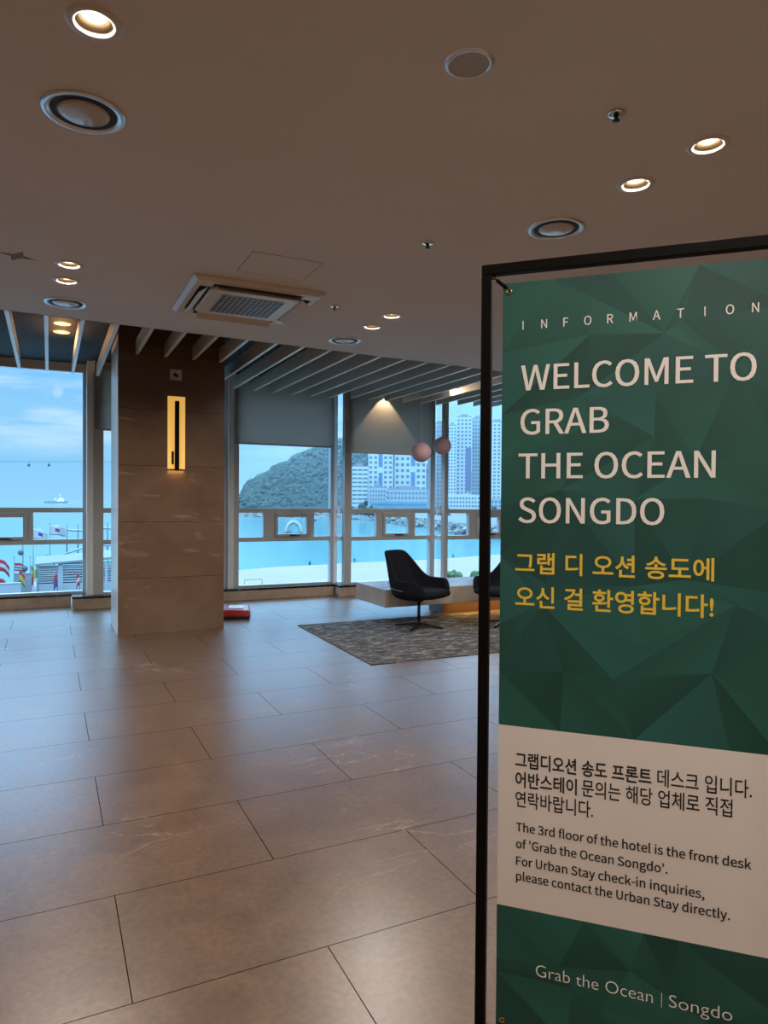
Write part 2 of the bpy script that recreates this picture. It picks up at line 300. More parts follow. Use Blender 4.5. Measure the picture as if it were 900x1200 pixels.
# window bays: (n, x0, x1, y, zhead, stile_left, stile_right, sash x range, posts)
def window(n, x0, x1, y, sl, sr, posts, sash, label, zh=3.19):
    w = thing('window_%d' % n, label, 'window', ((x0+x1)/2, y, .17)); w['kind'] = 'structure'
    ox, oy, oz = (x0+x1)/2, y, .17
    def B(mb, a, b, mi=0): mb.box((a[0]-ox, a[1]-oy, a[2]-oz), (b[0]-ox, b[1]-oy, b[2]-oz), mi); return mb
    fr = MB(); d0, d1 = y-.05, y+.05
    B(fr, (x0, d0, .17), (x0+sl, d1, ZU)); B(fr, (x1-sr, d0, .17), (x1, d1, ZU)); B(fr, (x0+sl, d0, zh), (x1-sr, d1, ZU)); B(fr, (x0+sl, d0, .17), (x1-sr, d1, .195))
    B(fr, (x0+sl, d0-.02, zh-.012), (x1-sr, d0, zh+.012))
    fr.build('window_frame', M['alu'], w)
    for za, zb in ((1.27, 1.335), (.84, .905)):
        B(MB(), (x0+sl, d0+.005, za), (x1-sr, d1-.005, zb)).build('rail', M['alu'], w)
    g0, g1 = y-.004, y+.004
    B(MB(), (x0+sl, g0, 1.335), (x1-sr, g1, zh)).build('upper_pane', M['glass'], w)
    B(MB(), (x0+sl, g0, .195), (x1-sr, g1, .84)).build('lower_pane', M['glass'], w)
    cuts = [x0+sl]
    for a, b in posts:
        B(MB(), (a, d0+.008, .905), (b, d1-.008, 1.27)).build('post', M['alu'], w); cuts += [a, b]
    cuts.append(x1-sr)
    for a, b in zip(cuts[0::2], cuts[1::2]):
        if sash and abs(a-sash[0]) < .02:
            s = MB(); t = .045; e0, e1 = y-.075, y+.0
            B(s, (a, e0, .905), (a+t, e1, 1.27)); B(s, (b-t-.015, e0, .905), (b, e1, 1.27)); B(s, (a+t, e0, 1.205), (b-t-.015, e1, 1.27)); B(s, (a+t, e0, .905), (b-t-.015, e1, .95))
            so = bevel(s.build('sash', M['alu'], w), .008)
            B(MB(), (a+t, y-.04, .95), (b-t-.015, y-.032, 1.205)).build('sash_pane', M['glass'], so)
            hx = (a+b)/2; h = MB(); B(h, (hx-.05, e0-.014, .915), (hx+.05, e0, .94)); B(h, (hx-.012, e0-.045, .92), (hx+.09, e0-.02, .936)); B(h, (hx-.014, e0-.03, .918), (hx+.012, e0-.01, .94))
            bevel(h.build('sash_handle', M['black'], so), .003)
        elif b-a > .03:
            B(MB(), (a, g0, .905), (b, g1, 1.27)).build('middle_pane', M['glass'], w)
    return w
def mpost(parent, x0, x1, y0, y1, name='mullion', m='alu2', z0=.17):
    p = parent.location
    o = MB().box((x0-p.x, y0-p.y, z0-p.z), (x1-p.x, y1-p.y, ZU-p.z)).build(name, M[m], parent); return o
w0 = window(6, -5.95, -2.55, 10.35, .07, .03, [(-3.45, -3.37), (-2.85, -2.79)], (-3.37, -2.85), 'far left window bay beyond the photo edge')
w1 = window(1, -2.55, .455, 10.35, .03, .04, [(-.90, -.82), (-.252, -.191)], (-.82, -.252), 'leftmost tall window with clear view of sea and sky')
mpost(w1, .455, .533, 10.02, 10.40)
w2 = window(2, .533, 2.34, 10.08, .128, .05, [(1.2, 1.28), (1.85, 1.92)], (1.28, 1.85), 'narrow window showing between sky-lit post and stone pillar')
w3 = window(3, 2.42, 4.0, 10.08, .087, .05, [(2.88, 3.053), (3.611, 3.681)], (3.053, 3.611), 'window just right of the pillar looking on the wooded hill')
mpost(w3, 2.34, 2.42, 9.98, 10.14)
# glass returns where the bays step towards the room
def ret(parent, x, ya, yb):
    p = parent.location; mb = MB().box((x-.004-p.x, ya+.05-p.y, .195-p.z), (x+.004-p.x, yb-.05-p.y, 3.19-p.z)); mb.build('return_pane', M['glass'], parent)
    f = MB()
    for za, zb in ((.17, .195), (.84, .905), (1.27, 1.335), (3.19, ZU)): f.box((x-.03-p.x, ya+.05-p.y, za-p.z), (x+.03-p.x, yb-.05-p.y, zb-p.z))
    f.build('return_rail', M['alu2'], parent)
w4 = window(4, 4.09, 5.69, 9.85, .115, .085, [(4.639, 4.744), (5.25, 5.329)], (4.744, 5.25), 'middle right window behind the chair and bench')
mpost(w3, 4.0, 4.06, 10.02, 10.12); ret(w4, 4.075, 9.85, 10.08)
w5 = window(5, 5.735, 9.55, 9.62, .07, .06, [(6.212, 6.346), (6.85, 6.92)], (6.346, 6.85), 'rightmost window half hidden by the black sign frame')
ret(w5, 5.72, 9.62, 9.85)
# stone ledges under the glass
def ledge(i, x0, x1, y0, y1, label):
    b = MB().box((x0, y0+.012, 0), (x1, y1, .14)).build('trim_%d' % i, M['curb']); struct(b, label, 'ledge')
    bevel(MB().box((x0-.01, y0, .14), (x1, y1, .17)).build('ledge_top', M['blackstone'], b), .004)
ledge(2, XL+.02, .27, 10.22, 10.5, 'tan stone window ledge with black top at far left')
ledge(3, .28, 3.955, 9.87, 10.3, 'stone window ledge with black top running behind the pillar')
ledge(4, 3.965, 5.64, 9.67, 10.1, 'short stone window ledge with black top behind the bench')
ledge(5, 5.65, XR-.02, 9.46, 9.9, 'stone window ledge with black top at the right')

# white slats under the raised ceiling
slat_x = [-1.49, -1.197, -.904, -.611, -.319, -.023, .262, .547, .842, 1.135, 1.434, 1.729, 2.023, 2.308, 2.607, 2.902, 3.198, 3.498, 3.79, 4.09, 4.385, 4.675, 4.98, 5.285, 5.58, 5.875, 6.17, 6.465]
vis = 0
for x in slat_x:
    y0 = edge_y(x)+.001; y1 = 9.30+.115*max(0, x)
    if .63 < x < 1.8: y1 = 7.789
    elif x > 4: y1 = min(y1, 9.58 if x < 5.7 else 9.40)
    o = MB().box((-.014, 0, .004), (.014, y1-y0, .15)).box((-.0165, 0, 0), (.0165, y1-y0, .006), 1).build('ceiling_slat', [M['slatside'], M['slat']], None, (x, y0, ZC))  # underside strip coloured paler than the sides for the floor light it catches
    h = MB()
    for k in (.12, .5, .88):
        h.box((-.004, (y1-y0)*k-.004, .15), (.004, (y1-y0)*k+.004, ZU-ZC))
    h.build('hanger', M['upper'], o)
    if x < -.5: lab = 'white ceiling slat off the left side, %s left of the first seen slat' % ORD[int(round((-.319-x)/.293))-1]
    elif x < .6: lab = '%s white ceiling slat from the left edge, before the pillar' % ORD[vis].capitalize(); vis += 1
    elif x < 1.8: lab = '%s of the short white ceiling slats butting into the pillar' % ORD[vis-4].capitalize(); vis += 1
    else: lab = '%s white ceiling slat counted to the right from the pillar' % ORD[vis-8].capitalize(); vis += 1
    tag(o, lab, 'ceiling slat', 'white slats under the raised ceiling')

# roller blinds
def blind(x0, x1, y, zb, label):
    t = thing('roller_blind', label, 'blind', ((x0+x1)/2, y, zb), 0, 'roller blinds half lowered over the windows'); w = (x1-x0)/2
    MB().box((-w+.01, -.002, .02), (w-.01, .002, 3.2-zb)).build('fabric', M['blind'], t)
    MB().lathe([(.03, -w+.005), (.03, w-.005)], (0, 0, 3.22-zb), 20, axis=(1, 0, 0)).build('roller', M['blind'], t)
    bevel(MB().box((-w+.01, -.008, 0), (w-.01, .008, .022)).build('hem_bar', M['alu'], t), .003)
    for s in (-1, 1): MB().box((s*w-.008, -.04, 3.17-zb), (s*w+.008, .04, ZU-zb)).build('bracket', M['alu2'], t)
blind(.54, 2.3, 9.99, 2.376, 'grey roller blind beside the left of the stone pillar')
blind(2.43, 3.985, 9.99, 2.275, 'grey roller blind over the window right of the pillar')
blind(4.13, 5.67, 9.76, 2.195, 'roller blind with cone of warm light above the chair')

# ------------------------------------------------------------------ information sign
P0 = Vector((.9795, 1.3701, 0)); HD = 2.3628; U = Vector((math.sin(HD), math.cos(HD), 0)); NV = Vector((-U.y, U.x, 0))   # NV: towards the viewer?
if NV.dot(Vector((0,0,0))-P0) < 0: NV = -NV
RZ = math.atan2(U.y, U.x)
# local frame: x along the banner, y away from the viewer, z up
stand = thing('banner_stand', 'slim black metal frame stand holding the green welcome banner', 'sign stand', P0, RZ)
def bx(a, b): return MB().box(a, b)
yA, yB = -.012, .012
for x0 in (-.0505, .6255):
    bevel(bx((x0, yA, .02), (x0+.0245, yB, 1.994)).build('post', M['bronze'], stand), .002)
bevel(bx((-.0505, yA, 1.994), (.65, yB, 2.0185)).build('top_bar', M['bronze'], stand), .002)
bevel(bx((-.026, yA, .118), (.6255, yB, .1425)).build('bottom_bar', M['bronze'], stand), .002)
for x0 in (-.0505, .6255):
    bevel(bx((x0-.012, -.2, 0), (x0+.0365, .2, .02)).build('foot', M['bronze'], stand), .003)
def spring(a, b):
    a, b = Vector(a), Vector(b); d = (b-a); L_ = d.length; d.normalize(); p = d.orthogonal().normalized(); q = d.cross(p); pts = []
    for i in range(73):
        t = i/72; s = .18+.64*t; ang = 2*PI*9*t
        pts.append(a+d*(L_*s)+(p*math.cos(ang)+q*math.sin(ang))*.0042)
    m = MB().tube([a, a+d*L_*.18]+pts+[b-d*L_*.18, b], .0009, 5)
    m.tube([a+d*L_*.2, a+d*L_*.8], .0033, 8); m.ring_torus(a, .0045, .0012, (0, 1, 0), 14, 6)
    return m.build('corner_spring', M['bronze'], stand)
spring((-.022, -.004, 1.988), (.015, -.004, 1.955)); spring((.6225, -.004, 1.988), (.585, -.004, 1.955))
spring((-.022, -.004, .148), (.015, -.004, .187)); spring((.6225, -.004, .148), (.585, -.004, .187))

ban = thing('information_banner', 'tall green welcome banner with white and yellow lettering', 'banner', P0, RZ)
ZT, ZB_, B1, B0 = 1.9719, .1719, .9114, .473
def facet_mat():
    m = mat('green_print', (.02, .1, .07), .55, spec=.35); nt = m.node_tree
    a = nt.nodes.new('ShaderNodeVertexColor'); a.layer_name = 'print'
    nt.links.new(a.outputs[0], nt.nodes['Principled BSDF'].inputs['Base Color']); return m
def facets(z0, z1, nx, nz, seed):
    rr = random.Random(seed); P = []; fs = []; cols = []
    for j in range(nz+1):
        for i in range(nx+1):
            x = .6*i/nx; z = z0+(z1-z0)*j/nz
            if 0 < i < nx: x += rr.uniform(-.42, .42)*.6/nx
            if 0 < j < nz: z += rr.uniform(-.42, .42)*(z1-z0)/nz
            P.append((x, -.0012, z))
    base = (.019, .088, .068)
    def c(): 
        k = rr.uniform(.74, 1.3); return (base[0]*k, base[1]*k, base[2]*k*rr.uniform(.95, 1.1))
    for j in range(nz):
        for i in range(nx):
            a = j*(nx+1)+i; b = a+1; d = a+nx+1; e_ = d+1
            for t in (((a,b,e_),(a,e_,d)) if rr.random() < .5 else ((a,b,d),(b,e_,d))):
                fs.append(t); k = c(); g = rr.uniform(.03, .16); hot = rr.randrange(3)
                cols.append([tuple(v*((1+g*1.4) if q == hot else (1-g)) for v in k) for q in range(3)])
    return P, fs, cols
pv = MB().box((0, -.001, ZB_), (.6, .001, ZT), 1); pcols = [[(.6, .6, .6)]*4]*6
for z0, z1, nx, nz, sd_ in ((B1, ZT, 4, 8, 11), (ZB_, B0, 4, 3, 5)):
    P, fs, cs = facets(z0, z1, nx, nz, sd_); pv.add(P, fs, 0); pcols = pcols + cs
pv.add([(0,-.0012,B0),(.6,-.0012,B0),(.6,-.0012,B1),(0,-.0012,B1)], [(0,1,2,3)], 1); pcols = pcols+[[(.6,.6,.6)]*4]
panel = pv.build('printed_panel', [facet_mat(), M['paper']], ban)
ca = panel.data.color_attributes.new('print', 'FLOAT_COLOR', 'CORNER'); k = 0
for f, cs in zip(panel.data.polygons, pcols):
    for q, li in enumerate(f.loop_indices): ca.data[li].color = (*cs[q], 1)
for x in (.015, .585):
    for z in (ZT-.02, ZB_+.02):
        MB().ring_torus((x, -.0025, z), .0052, .0022, (0, 1, 0), 20, 8).build('eyelet', M['brass'], ban)

def bundled_font(f):
    try:
        import os
        return bpy.data.fonts.load(os.path.join(bpy.utils.system_resource('DATAFILES', path='fonts'), f))
    except Exception: return None
SANS = bundled_font('Noto Sans CJK Regular.woff2'); GROT = bundled_font('Inter.woff2')
def text_verts(body, bold=0, font=None):
    cu = bpy.data.curves.new('t', 'FONT'); cu.body = body; cu.size = 1; cu.offset = bold; cu.resolution_u = 4
    if font: cu.font = font
    o = bpy.data.objects.new('t', cu); COL.objects.link(o); bpy.context.view_layer.update()
    me = bpy.data.meshes.new_from_object(o.evaluated_get(bpy.context.evaluated_depsgraph_get()))
    bpy.data.objects.remove(o)
    vs = [tuple(v.co) for v in me.vertices]; fs = [tuple(p.vertices) for p in me.polygons]
    return vs, fs
def line(mb, body, ua, ub, zbase, h, bold=0, ref=None, bottom=False, mi=0, font='sans', fat=0.0):
    font = {'sans': SANS, 'grot': GROT, 'plain': None}[font]
    vs, fs = text_verts(body, bold, font)
    xa = min(v[0] for v in vs); xb = max(v[0] for v in vs)
    rv = vs if ref is None else text_verts(ref, bold, font)[0]
    ya = min(v[1] for v in rv); yb = max(v[1] for v in rv)
    sx = (ub-ua)/(xb-xa); sz = h/(yb-ya); off = ya if bottom else 0
    for q, (du, dz) in enumerate(((0, 0),) if not fat else ((fat, fat*.5), (-fat, fat*.5), (fat, -fat*.5), (-fat, -fat*.5), (0, 0))):
        mb.add([(ua+(v[0]-xa)*sx+du, -.0019-.00012*q, zbase+(v[1]-off)*sz+dz) for v in vs], fs, mi)
def letters(mb, body, ua, ub, zbase, h, bold=0):
    n_ = len(body); HH = max(v[1] for v in text_verts('H', bold, SANS)[0])
    for i, ch in enumerate(body):
        vs, fs = text_verts(ch, bold, SANS); xa = min(v[0] for v in vs); xb = max(v[0] for v in vs); s_ = h/HH
        c = ua+(ub-ua)*i/(n_-1)
        mb.add([(c+(v[0]-(xa+xb)/2)*s_*.92, -.0019, zbase+v[1]*s_) for v in vs], fs)
def lettering(name, m, args):
    mb = MB()
    for a_ in args: line(mb, *a_[0], **a_[1])
    return mb.build(name, M[m], ban)
mb = MB(); letters(mb, 'INFORMATION', .0485, .5405, 1.859, .0205, .002); mb.build('spaced_lettering', M['cream'], ban)
for b_, a_, c_, z_ in (('WELCOME TO', .0458, .5437, 1.7148), ('GRAB', .0455, .2445, 1.6103), ('THE OCEAN', .0418, .467, 1.506), ('SONGDO', .043, .3645, 1.4008)):
    lettering('heading_lettering', 'cream', [((b_, a_, c_, z_, .0585, 0, 'H'), dict(fat=.0008))])
bt = dict(bottom=True, font='plain')
lettering('welcome_lettering', 'gold', [(('그랩 디 오션 송도에', .036, .468, 1.2785, .0515, .016), bt)])
lettering('welcome_lettering', 'gold', [(('오신 걸 환영합니다!', .0368, .468, 1.1975, .0525, .016), bt)])
lettering('notice_lettering', 'ink', [(('그랩디오션 송도 프론트', .041, .346, .8125, .0385, .020), bt), (('데스크 입니다.', .358, .548, .8125, .0405, .009), bt)])
lettering('notice_lettering', 'ink', [(('어반스테이', .0415, .184, .7655, .0385, .020), bt), (('문의는 해당 업체로 직접', .195, .5106, .7655, .0405, .009), bt)])
lettering('notice_lettering', 'ink', [(('연락바랍니다.', .042, .221, .7175, .0395, .009), bt)])
for b_, a_, c_, z_ in (("The 3rd floor of the hotel is the front desk", .0445, .5486, .6595), ("of 'Grab the Ocean Songdo'.", .045, .3816, .619), ("For Urban Stay check-in inquiries,", .0455, .4575, .5778), ("please contact the Urban Stay directly.", .046, .5086, .541)):
    lettering('notice_lettering', 'ink', [((b_, a_, c_, z_, .0205, 0, 'H'), dict(fat=.00035))])
pf = dict(font='plain')
lettering('name_lettering', 'cream', [(('Grab the Ocean', .0945, .355, .319, .0275, -.010, 'H'), pf)])
lettering('name_lettering', 'cream', [(('Songdo', .3885, .5166, .319, .0275, -.010, 'H'), pf)])
mb = MB(); mb.add([(.3724,-.0019,.314),(.3738,-.0019,.314),(.3738,-.0019,.347),(.3724,-.0019,.347)], [(0,1,2,3)]); mb.build('divider_line', M['cream'], ban)

# ------------------------------------------------------------------ rug, bench, chairs
rug = MB().box((0, 0, 0), (3.9, 2.12, .008)).build('rug', M['rug'], None, (2.56, 5.5, 0)); bevel(rug, .003)
rug.rotation_euler = (0, 0, rad(-.9)); tag(rug, 'dark grey distressed rug lying under the swivel chairs', 'rug')
be = thing('platform_bench', 'low floating stone platform bench glowing warmly underneath', 'bench', (3.555, 7.26, 0))
bevel(MB().box((0, 0, .2), (3.6, .86, .41)).build('platform', M['bench'], be), .004)
MB().box((1.05, .45, 0), (3.4, .8, .2)).build('plinth', M['pillar'], be)
MB().box((1.1, .42, .17), (3.35, .445, .195)).build('light_strip', M['strip'], be)
la = bpy.data.lights.new('strip_light', 'AREA'); la.shape = 'RECTANGLE'; la.size = 2.2; la.size_y = .05; la.energy = 9; la.color = (1, .6, .2)
lo = bpy.data.objects.new('strip_light', la); COL.objects.link(lo); lo.parent = be; lo.location = (2.2, .36, .19); lo.rotation_euler = (rad(-25), 0, 0)

def make_chair(label, loc, rz):
    t = thing('swivel_lounge_chair', label, 'chair', loc, rz, 'black swivel lounge chairs on the rug')
    # shell: front is +x
    NP = 36; verts = []; faces = []
    PH = rad(138)
    def sm(a): a = max(0, min(1, a)); return a*a*(3-2*a)
    def top(ph):
        a = abs(math.degrees(ph)); back = 1-sm((a-36)/44)
        arm = .555-.10*sm((a-112)/26)
        return arm*(1-back)+.865*back
    def plan(ph, k):
        c, s_ = math.cos(ph), math.sin(ph)
        x = .02-.30*math.copysign(abs(c)**.75, c)*k; y = .335*math.copysign(abs(s_)**.75, s_)*k
        if c < 0: x = .02+.30*abs(c)**.75*k
        return x, y
    rows = [('b', .10, .318), ('b', .45, .322), ('b', .74, .335), ('b', .90, .362), ('b', .975, .40), ('w', .18, 0), ('w', .45, 0), ('w', .72, 0), ('w', .9, 0), ('w', 1, 0)]
    for kind, k, z in rows:
        for i in range(NP+1):
            ph = -PH+2*PH*i/NP
            if kind == 'b': x, y = plan(ph, k); zz = z
            else:
                zt = top(ph); zz = .415+(zt-.415)*k; hgt = zz-.415; x, y = plan(ph, 1.0)
                bk = 1-sm((abs(math.degrees(ph))-20)/80)
                x -= hgt*.34*bk; y *= 1-.20*sm(hgt/.45)*1.0 if abs(math.degrees(ph)) < 75 else 1+.16*hgt
            verts.append((x, y, zz))
    m_ = NP+1
    for j in range(len(rows)-1):
        for i in range(NP): faces.append((j*m_+i, j*m_+i+1, (j+1)*m_+i+1, (j+1)*m_+i))
    sh = MB().add(verts, faces, 0, True).build('shell', M['chairf'], t)
    so = sh.modifiers.new('s', 'SOLIDIFY'); so.thickness = .045; so.offset = 1
    sb = sh.modifiers.new('u', 'SUBSURF'); sb.levels = 1; sb.render_levels = 2
    # seam piping round the outside
    pts = []
    for i in range(6, NP-5):
        ph = -PH+2*PH*i/NP; x, y = plan(ph, 1.0); pts.append((x*1.08-.012, y*1.075, .43+.10*(1-sm(abs(math.degrees(ph))/125))))
    MB().tube(pts, .0035, 6).build('piping', M['piping'], sh)
    # cushion
    cv = []; cf = []; K = 28
    prof = [(.0, .355), (.8, .355), (.97, .375), (1.0, .40), (.96, .43), (.8, .445), (.0, .452)]
    for r, z in prof:
        for i in range(K):
            a = 2*PI*i/K; c, s_ = math.cos(a), math.sin(a)
            cv.append((.045+.285*math.copysign(abs(c)**.6, c)*max(r, .001), .285*math.copysign(abs(s_)**.6, s_)*max(r, .001), z))
    for j in range(len(prof)-1):
        for i in range(K): cf.append((j*K+i, j*K+(i+1)%K, (j+1)*K+(i+1)%K, (j+1)*K+i))
    cu = MB().add(cv, cf, 0, True).build('seat_cushion', M['chairf'], t)
    MB().lathe([(.05, .30), (.05, .318)], (0,0,0), 20).lathe([(.018, .06), (.018, .305)], (0,0,0), 16).lathe([(.028, .035), (.024, .075)], (0,0,0), 16).build('stem', M['black'], t)
    for q in range(4):
        a = q*PI/2+rad(18); d = Vector((math.cos(a), math.sin(a), 0)); s_ = Vector((-d.y, d.x, 0))
        f = MB(); A = Vector((0,0,.05)); Bp = d*.29+Vector((0,0,.012))
        w0, w1 = .017, .012
        f.add([A+s_*w0+Vector((0,0,.016)), A-s_*w0+Vector((0,0,.016)), Bp-s_*w1+Vector((0,0,.008)), Bp+s_*w1+Vector((0,0,.008)), A+s_*w0-Vector((0,0,.012)), A-s_*w0-Vector((0,0,.012)), Bp-s_*w1-Vector((0,0,.012)), Bp+s_*w1-Vector((0,0,.012))],
              [(0,1,2,3),(7,6,5,4),(0,3,7,4),(1,0,4,5),(2,1,5,6),(3,2,6,7)])
        bevel(f.build('star_foot', M['black'], t), .004)
    return t
def heading(a, b):   # a along image right, b towards the viewer
    v = Vector((.9, -.437, 0))*a+Vector((-.437, -.9, 0))*b; return math.atan2(v.y, v.x)
make_chair('black swivel lounge chair in full view before the bench', (3.82, 6.92, .008), heading(.78, .62))
make_chair('black swivel lounge chair mostly hidden behind the sign', (4.83, 6.68, .008), heading(-.75, .65))

# ------------------------------------------------------------------ ceiling fittings
def make_downlight(x, y, z, label, energy=80, recess=True):
    t = thing('downlight', label, 'downlight', (x, y, z), 0, 'round warm recessed downlights')
    dz = .020 if recess else .004
    MB().lathe([(.060, 0), (.060, -.004), (.066, -.007), (.084, -.006), (.090, 0)], (0,0,0), 40, caps=False).build('trim_ring', M['white'], t)
    if recess:
        MB().lathe([(.0598, 0), (.0598, .006), (.054, .006), (.041, .024), (.0615, .05), (.0615, 0)], (0,0,0), 40, caps=False).build('reflector', M['cone'], t)
    else:
        MB().lathe([(.0595, -.002), (.05, -.0005), (.045, -.0005)], (0,0,0), 40, caps=False).build('reflector', M['cone'], t)
    MB().lathe([(1e-6, dz), (.036, dz), (.040, dz+.003)] if recess else [(1e-6, -.008), (.03, -.007), (.044, -.001)], (0,0,0), 32, caps=False).build('lens', M['lens' if recess else 'warmlens'], t)
    if recess:
        d = bpy.data.lights.new('lamp', 'SPOT'); d.spot_size = rad(168); d.spot_blend = .35; d.color = (1, .93, .85)
    else:
        d = bpy.data.lights.new('lamp', 'POINT'); d.color = (1, .52, .18)
    d.energy = energy; d.shadow_soft_size = .03 if recess else .08
    o = bpy.data.objects.new('lamp', d); COL.objects.link(o); o.parent = t; o.location = (0, 0, -.009 if recess else -.10)
    return t
DL = ['lit downlight above the frame at upper left, out of sight', 'large lit downlight nearest the viewer at top left', 'farther up of two lit downlights left of the air conditioner', 'lower of two lit downlights left of the air conditioner, next to round vent',
      'lit downlight at far upper right above the sign', 'lit downlight between sprinkler and round vent above the sign', 'right one of the small lit downlight pair left of the sign frame', 'left one of the small lit downlight pair left of the sign frame']
for i, (x, y) in enumerate(LIGHTS):
    lab = DL[i] if i < len(DL) else 'lit downlight outside the photo, %s of the unseen ones' % ORD[i-len(DL)]
    make_downlight(x, y, ZC, lab, 40 if i < len(DL) else 62)
for i, (y, lab) in enumerate(((8.036, 'nearer of two amber downlights in the dark raised ceiling'), (8.444, 'farther of two amber downlights in the dark raised ceiling'))):
    make_downlight(.125, y, ZU, lab, 3, False)

VL = ['large round ceiling vent near the top left downlight', 'small round ceiling vent near the slats at far left', 'round ceiling vent just above the sign frame', 'small round ceiling vent near slats right of the air conditioner']
for (x, y), lab in zip(VENTS, VL):
    t = thing('round_vent', lab, 'ceiling vent', (x, y, ZC), 0, 'round dome ceiling vents')
    MB().lathe([(.158, 0), (.156, -.006), (.146, -.010), (.130, -.005), (.127, 0)], (0,0,0), 48, caps=False).build('outer_ring', M['satin'], t)
    MB().lathe([(1e-6, -.0015), (.1245, -.0015)], (0,0,0), 48, caps=False).build('throat', M['shadowgap'], t)
    MB().lathe([(1e-6, -.017), (.05, -.0155), (.085, -.010), (.101, -.004), (.098, -.002), (1e-6, -.002)], (0,0,0), 48).build('dome', M['gloss'], t)
t = thing('ceiling_speaker', 'round flush grey ceiling speaker at top centre', 'ceiling speaker', (1.338, 2.086, ZC))
MB().lathe([(.070, 0), (.070, -.006), (.078, -.008), (.089, 0)], (0,0,0), 40, caps=False).build('rim', M['satin'], t)
MB().lathe([(1e-6, -.005), (.07, -.0045)], (0,0,0), 40, caps=False).build('mesh_cover', M['speaker'], t)
for (x, y), lab in zip(((2.03, 2.088), (2.041, 3.627), (2.043, 5.13)), ('chrome sprinkler head nearest the lit downlights at upper right', 'tiny chrome sprinkler head in the middle of the ceiling', 'tiny chrome sprinkler head beside the air conditioner')):
    t = thing('sprinkler', lab, 'sprinkler', (x, y, ZC), 0, 'chrome fire sprinklers')
    MB().lathe([(.012, 0), (.034, 0), (.036, -.003), (.028, -.007), (.012, -.008)], (0,0,0), 28, caps=False).build('escutcheon', M['chrome'], t)
    MB().lathe([(.009, -.006), (.009, -.016), (.004, -.018), (.004, -.026), (.015, -.027), (.015, -.029), (1e-6, -.03)], (0,0,0), 20).build('deflector', M['black'], t)

# cassette air conditioner
ac = thing('air_conditioner', 'square white four-way ceiling air conditioner with open flaps', 'air conditioner', (1.372, 5.296, ZC))
S = .482
bz = MB(); 
def sq(h, z, r=.0): return [(-h,-h,z),(h,-h,z),(h,h,z),(-h,h,z)]
rings = [(S, 0), (S, -.012), (S-.03, -.032), (.415, -.036)]
vs_ = []; 
for h, z in rings: vs_ += sq(h, z)
fs_ = [(4*j+i, 4*j+(i+1)%4, 4*j+4+(i+1)%4, 4*j+4+i) for j in range(3) for i in range(4)]
bz.add(vs_, fs_); bz.build('bezel', M['white'], ac)
MB().box((-.414, -.414, -.020), (.414, .414, -.004)).build('air_slot_body', M['shadowgap'], ac)
cp = MB(); c_ = .335
def rr_poly(h, r, k=6): 
    pts = []
    for cx, cy, a0 in ((h-r, h-r, 0), (-h+r, h-r, 90), (-h+r, -h+r, 180), (h-r, -h+r, 270)):
        for i in range(k+1): a = rad(a0+90*i/k); pts.append((cx+r*math.cos(a), cy+r*math.sin(a)))
    return pts
cp.prism(rr_poly(c_, .06), -.05, -.018); bevel(cp.build('centre_panel', M['white'], ac), .012, 3)
g = MB(); G0 = .235
MB().box((-G0, -G0, -.052), (G0, G0, -.049)).build('grille_backing', M['grille'], ac)
for i in range(13):
    p = -G0+2*G0*i/12
    g.box((p-.0035, -G0, -.056), (p+.0035, G0, -.0515)); 
for i in range(10):
    p = -G0+2*G0*i/9
    g.box((-G0, p-.003, -.055), (G0, p+.003, -.0515))
g.build('intake_grille', M['alu'], ac)
for cx in ((.375, .375), (-.375, .375), (.375, -.375), (-.375, -.375)):
    bevel(MB().box((cx[0]-.045, cx[1]-.045, -.036), (cx[0]+.045, cx[1]+.045, -.02)).build('corner_cover', M['white'], ac), .004)
for k, (tilt) in enumerate((35, 38, 35, 38)):
    a = k*PI/2; q = Matrix.Rotation(a, 3, 'Z'); tl = rad(tilt)
    c = q @ Vector((.385, 0, -.052)); w = q @ Vector((0, .30, 0)); d = q @ Vector((math.cos(tl)*.038, 0, -math.sin(tl)*.038)); nn = w.normalized().cross(d.normalized())*.003
    bevel(MB().obox(c, d, w, nn).build('louvre_flap', M['white'], ac), .002)
t = thing('access_hatch', 'flush square ceiling access hatch behind the air conditioner', 'hatch', (1.372, 4.44, ZC))
g = MB(); a, b = .232, .205
for s in (-1, 1): g.box((-a, s*b-.002, -.0012), (a, s*b+.002, 0)); g.box((s*a-.002, -b, -.0012), (s*a+.002, b, 0))
g.build('joint_line', M['stain'], t); MB().box((-a+.003, -b+.003, -.0016), (a-.003, b-.003, 0)).build('hatch_panel', M['ceil'], t)
st = MB(); pts = []
for i in range(8):
    a = 2*PI*i/8+.3; r = .10 if i % 2 == 0 else .035; pts.append((r*math.cos(a)*1.2, r*math.sin(a)*1.1))
st.prism(pts, -.001, 0); tag(st.build('ceiling_stain', M['stain'], None, (-.184, 5.009, ZC)), 'brownish star-shaped mark on the ceiling at far left', 'stain')

# pendants
for (px, py, dx, y, lab) in ((4.255, 7.68, 0, 0, 'left and lower of two dusty pink globe pendants'), (4.98, 8.38, 0, 0, 'right and higher of two dusty pink globe pendants')):
    z = 2.08 if px < 4.5 else 2.24
    t = thing('globe_pendant', lab, 'pendant lamp', (px, py, z), 0, 'dusty pink globe pendants on thin wires')
    MB().ball((0,0,0), .125, 32, 20).build('globe', M['pink'], t)
    MB().tube([(0,0,.12), (0,0,ZU-z)], .0035, 6).build('wire', M['track'], t)
    MB().lathe([(.012, .118), (.012, .145), (.005, .15)], (0,0,0), 14).build('cap', M['pink'], t)
    MB().lathe([(.03, ZU-z-.02), (.03, ZU-z)], (0,0,0), 18).build('ceiling_rose', M['track'], t)
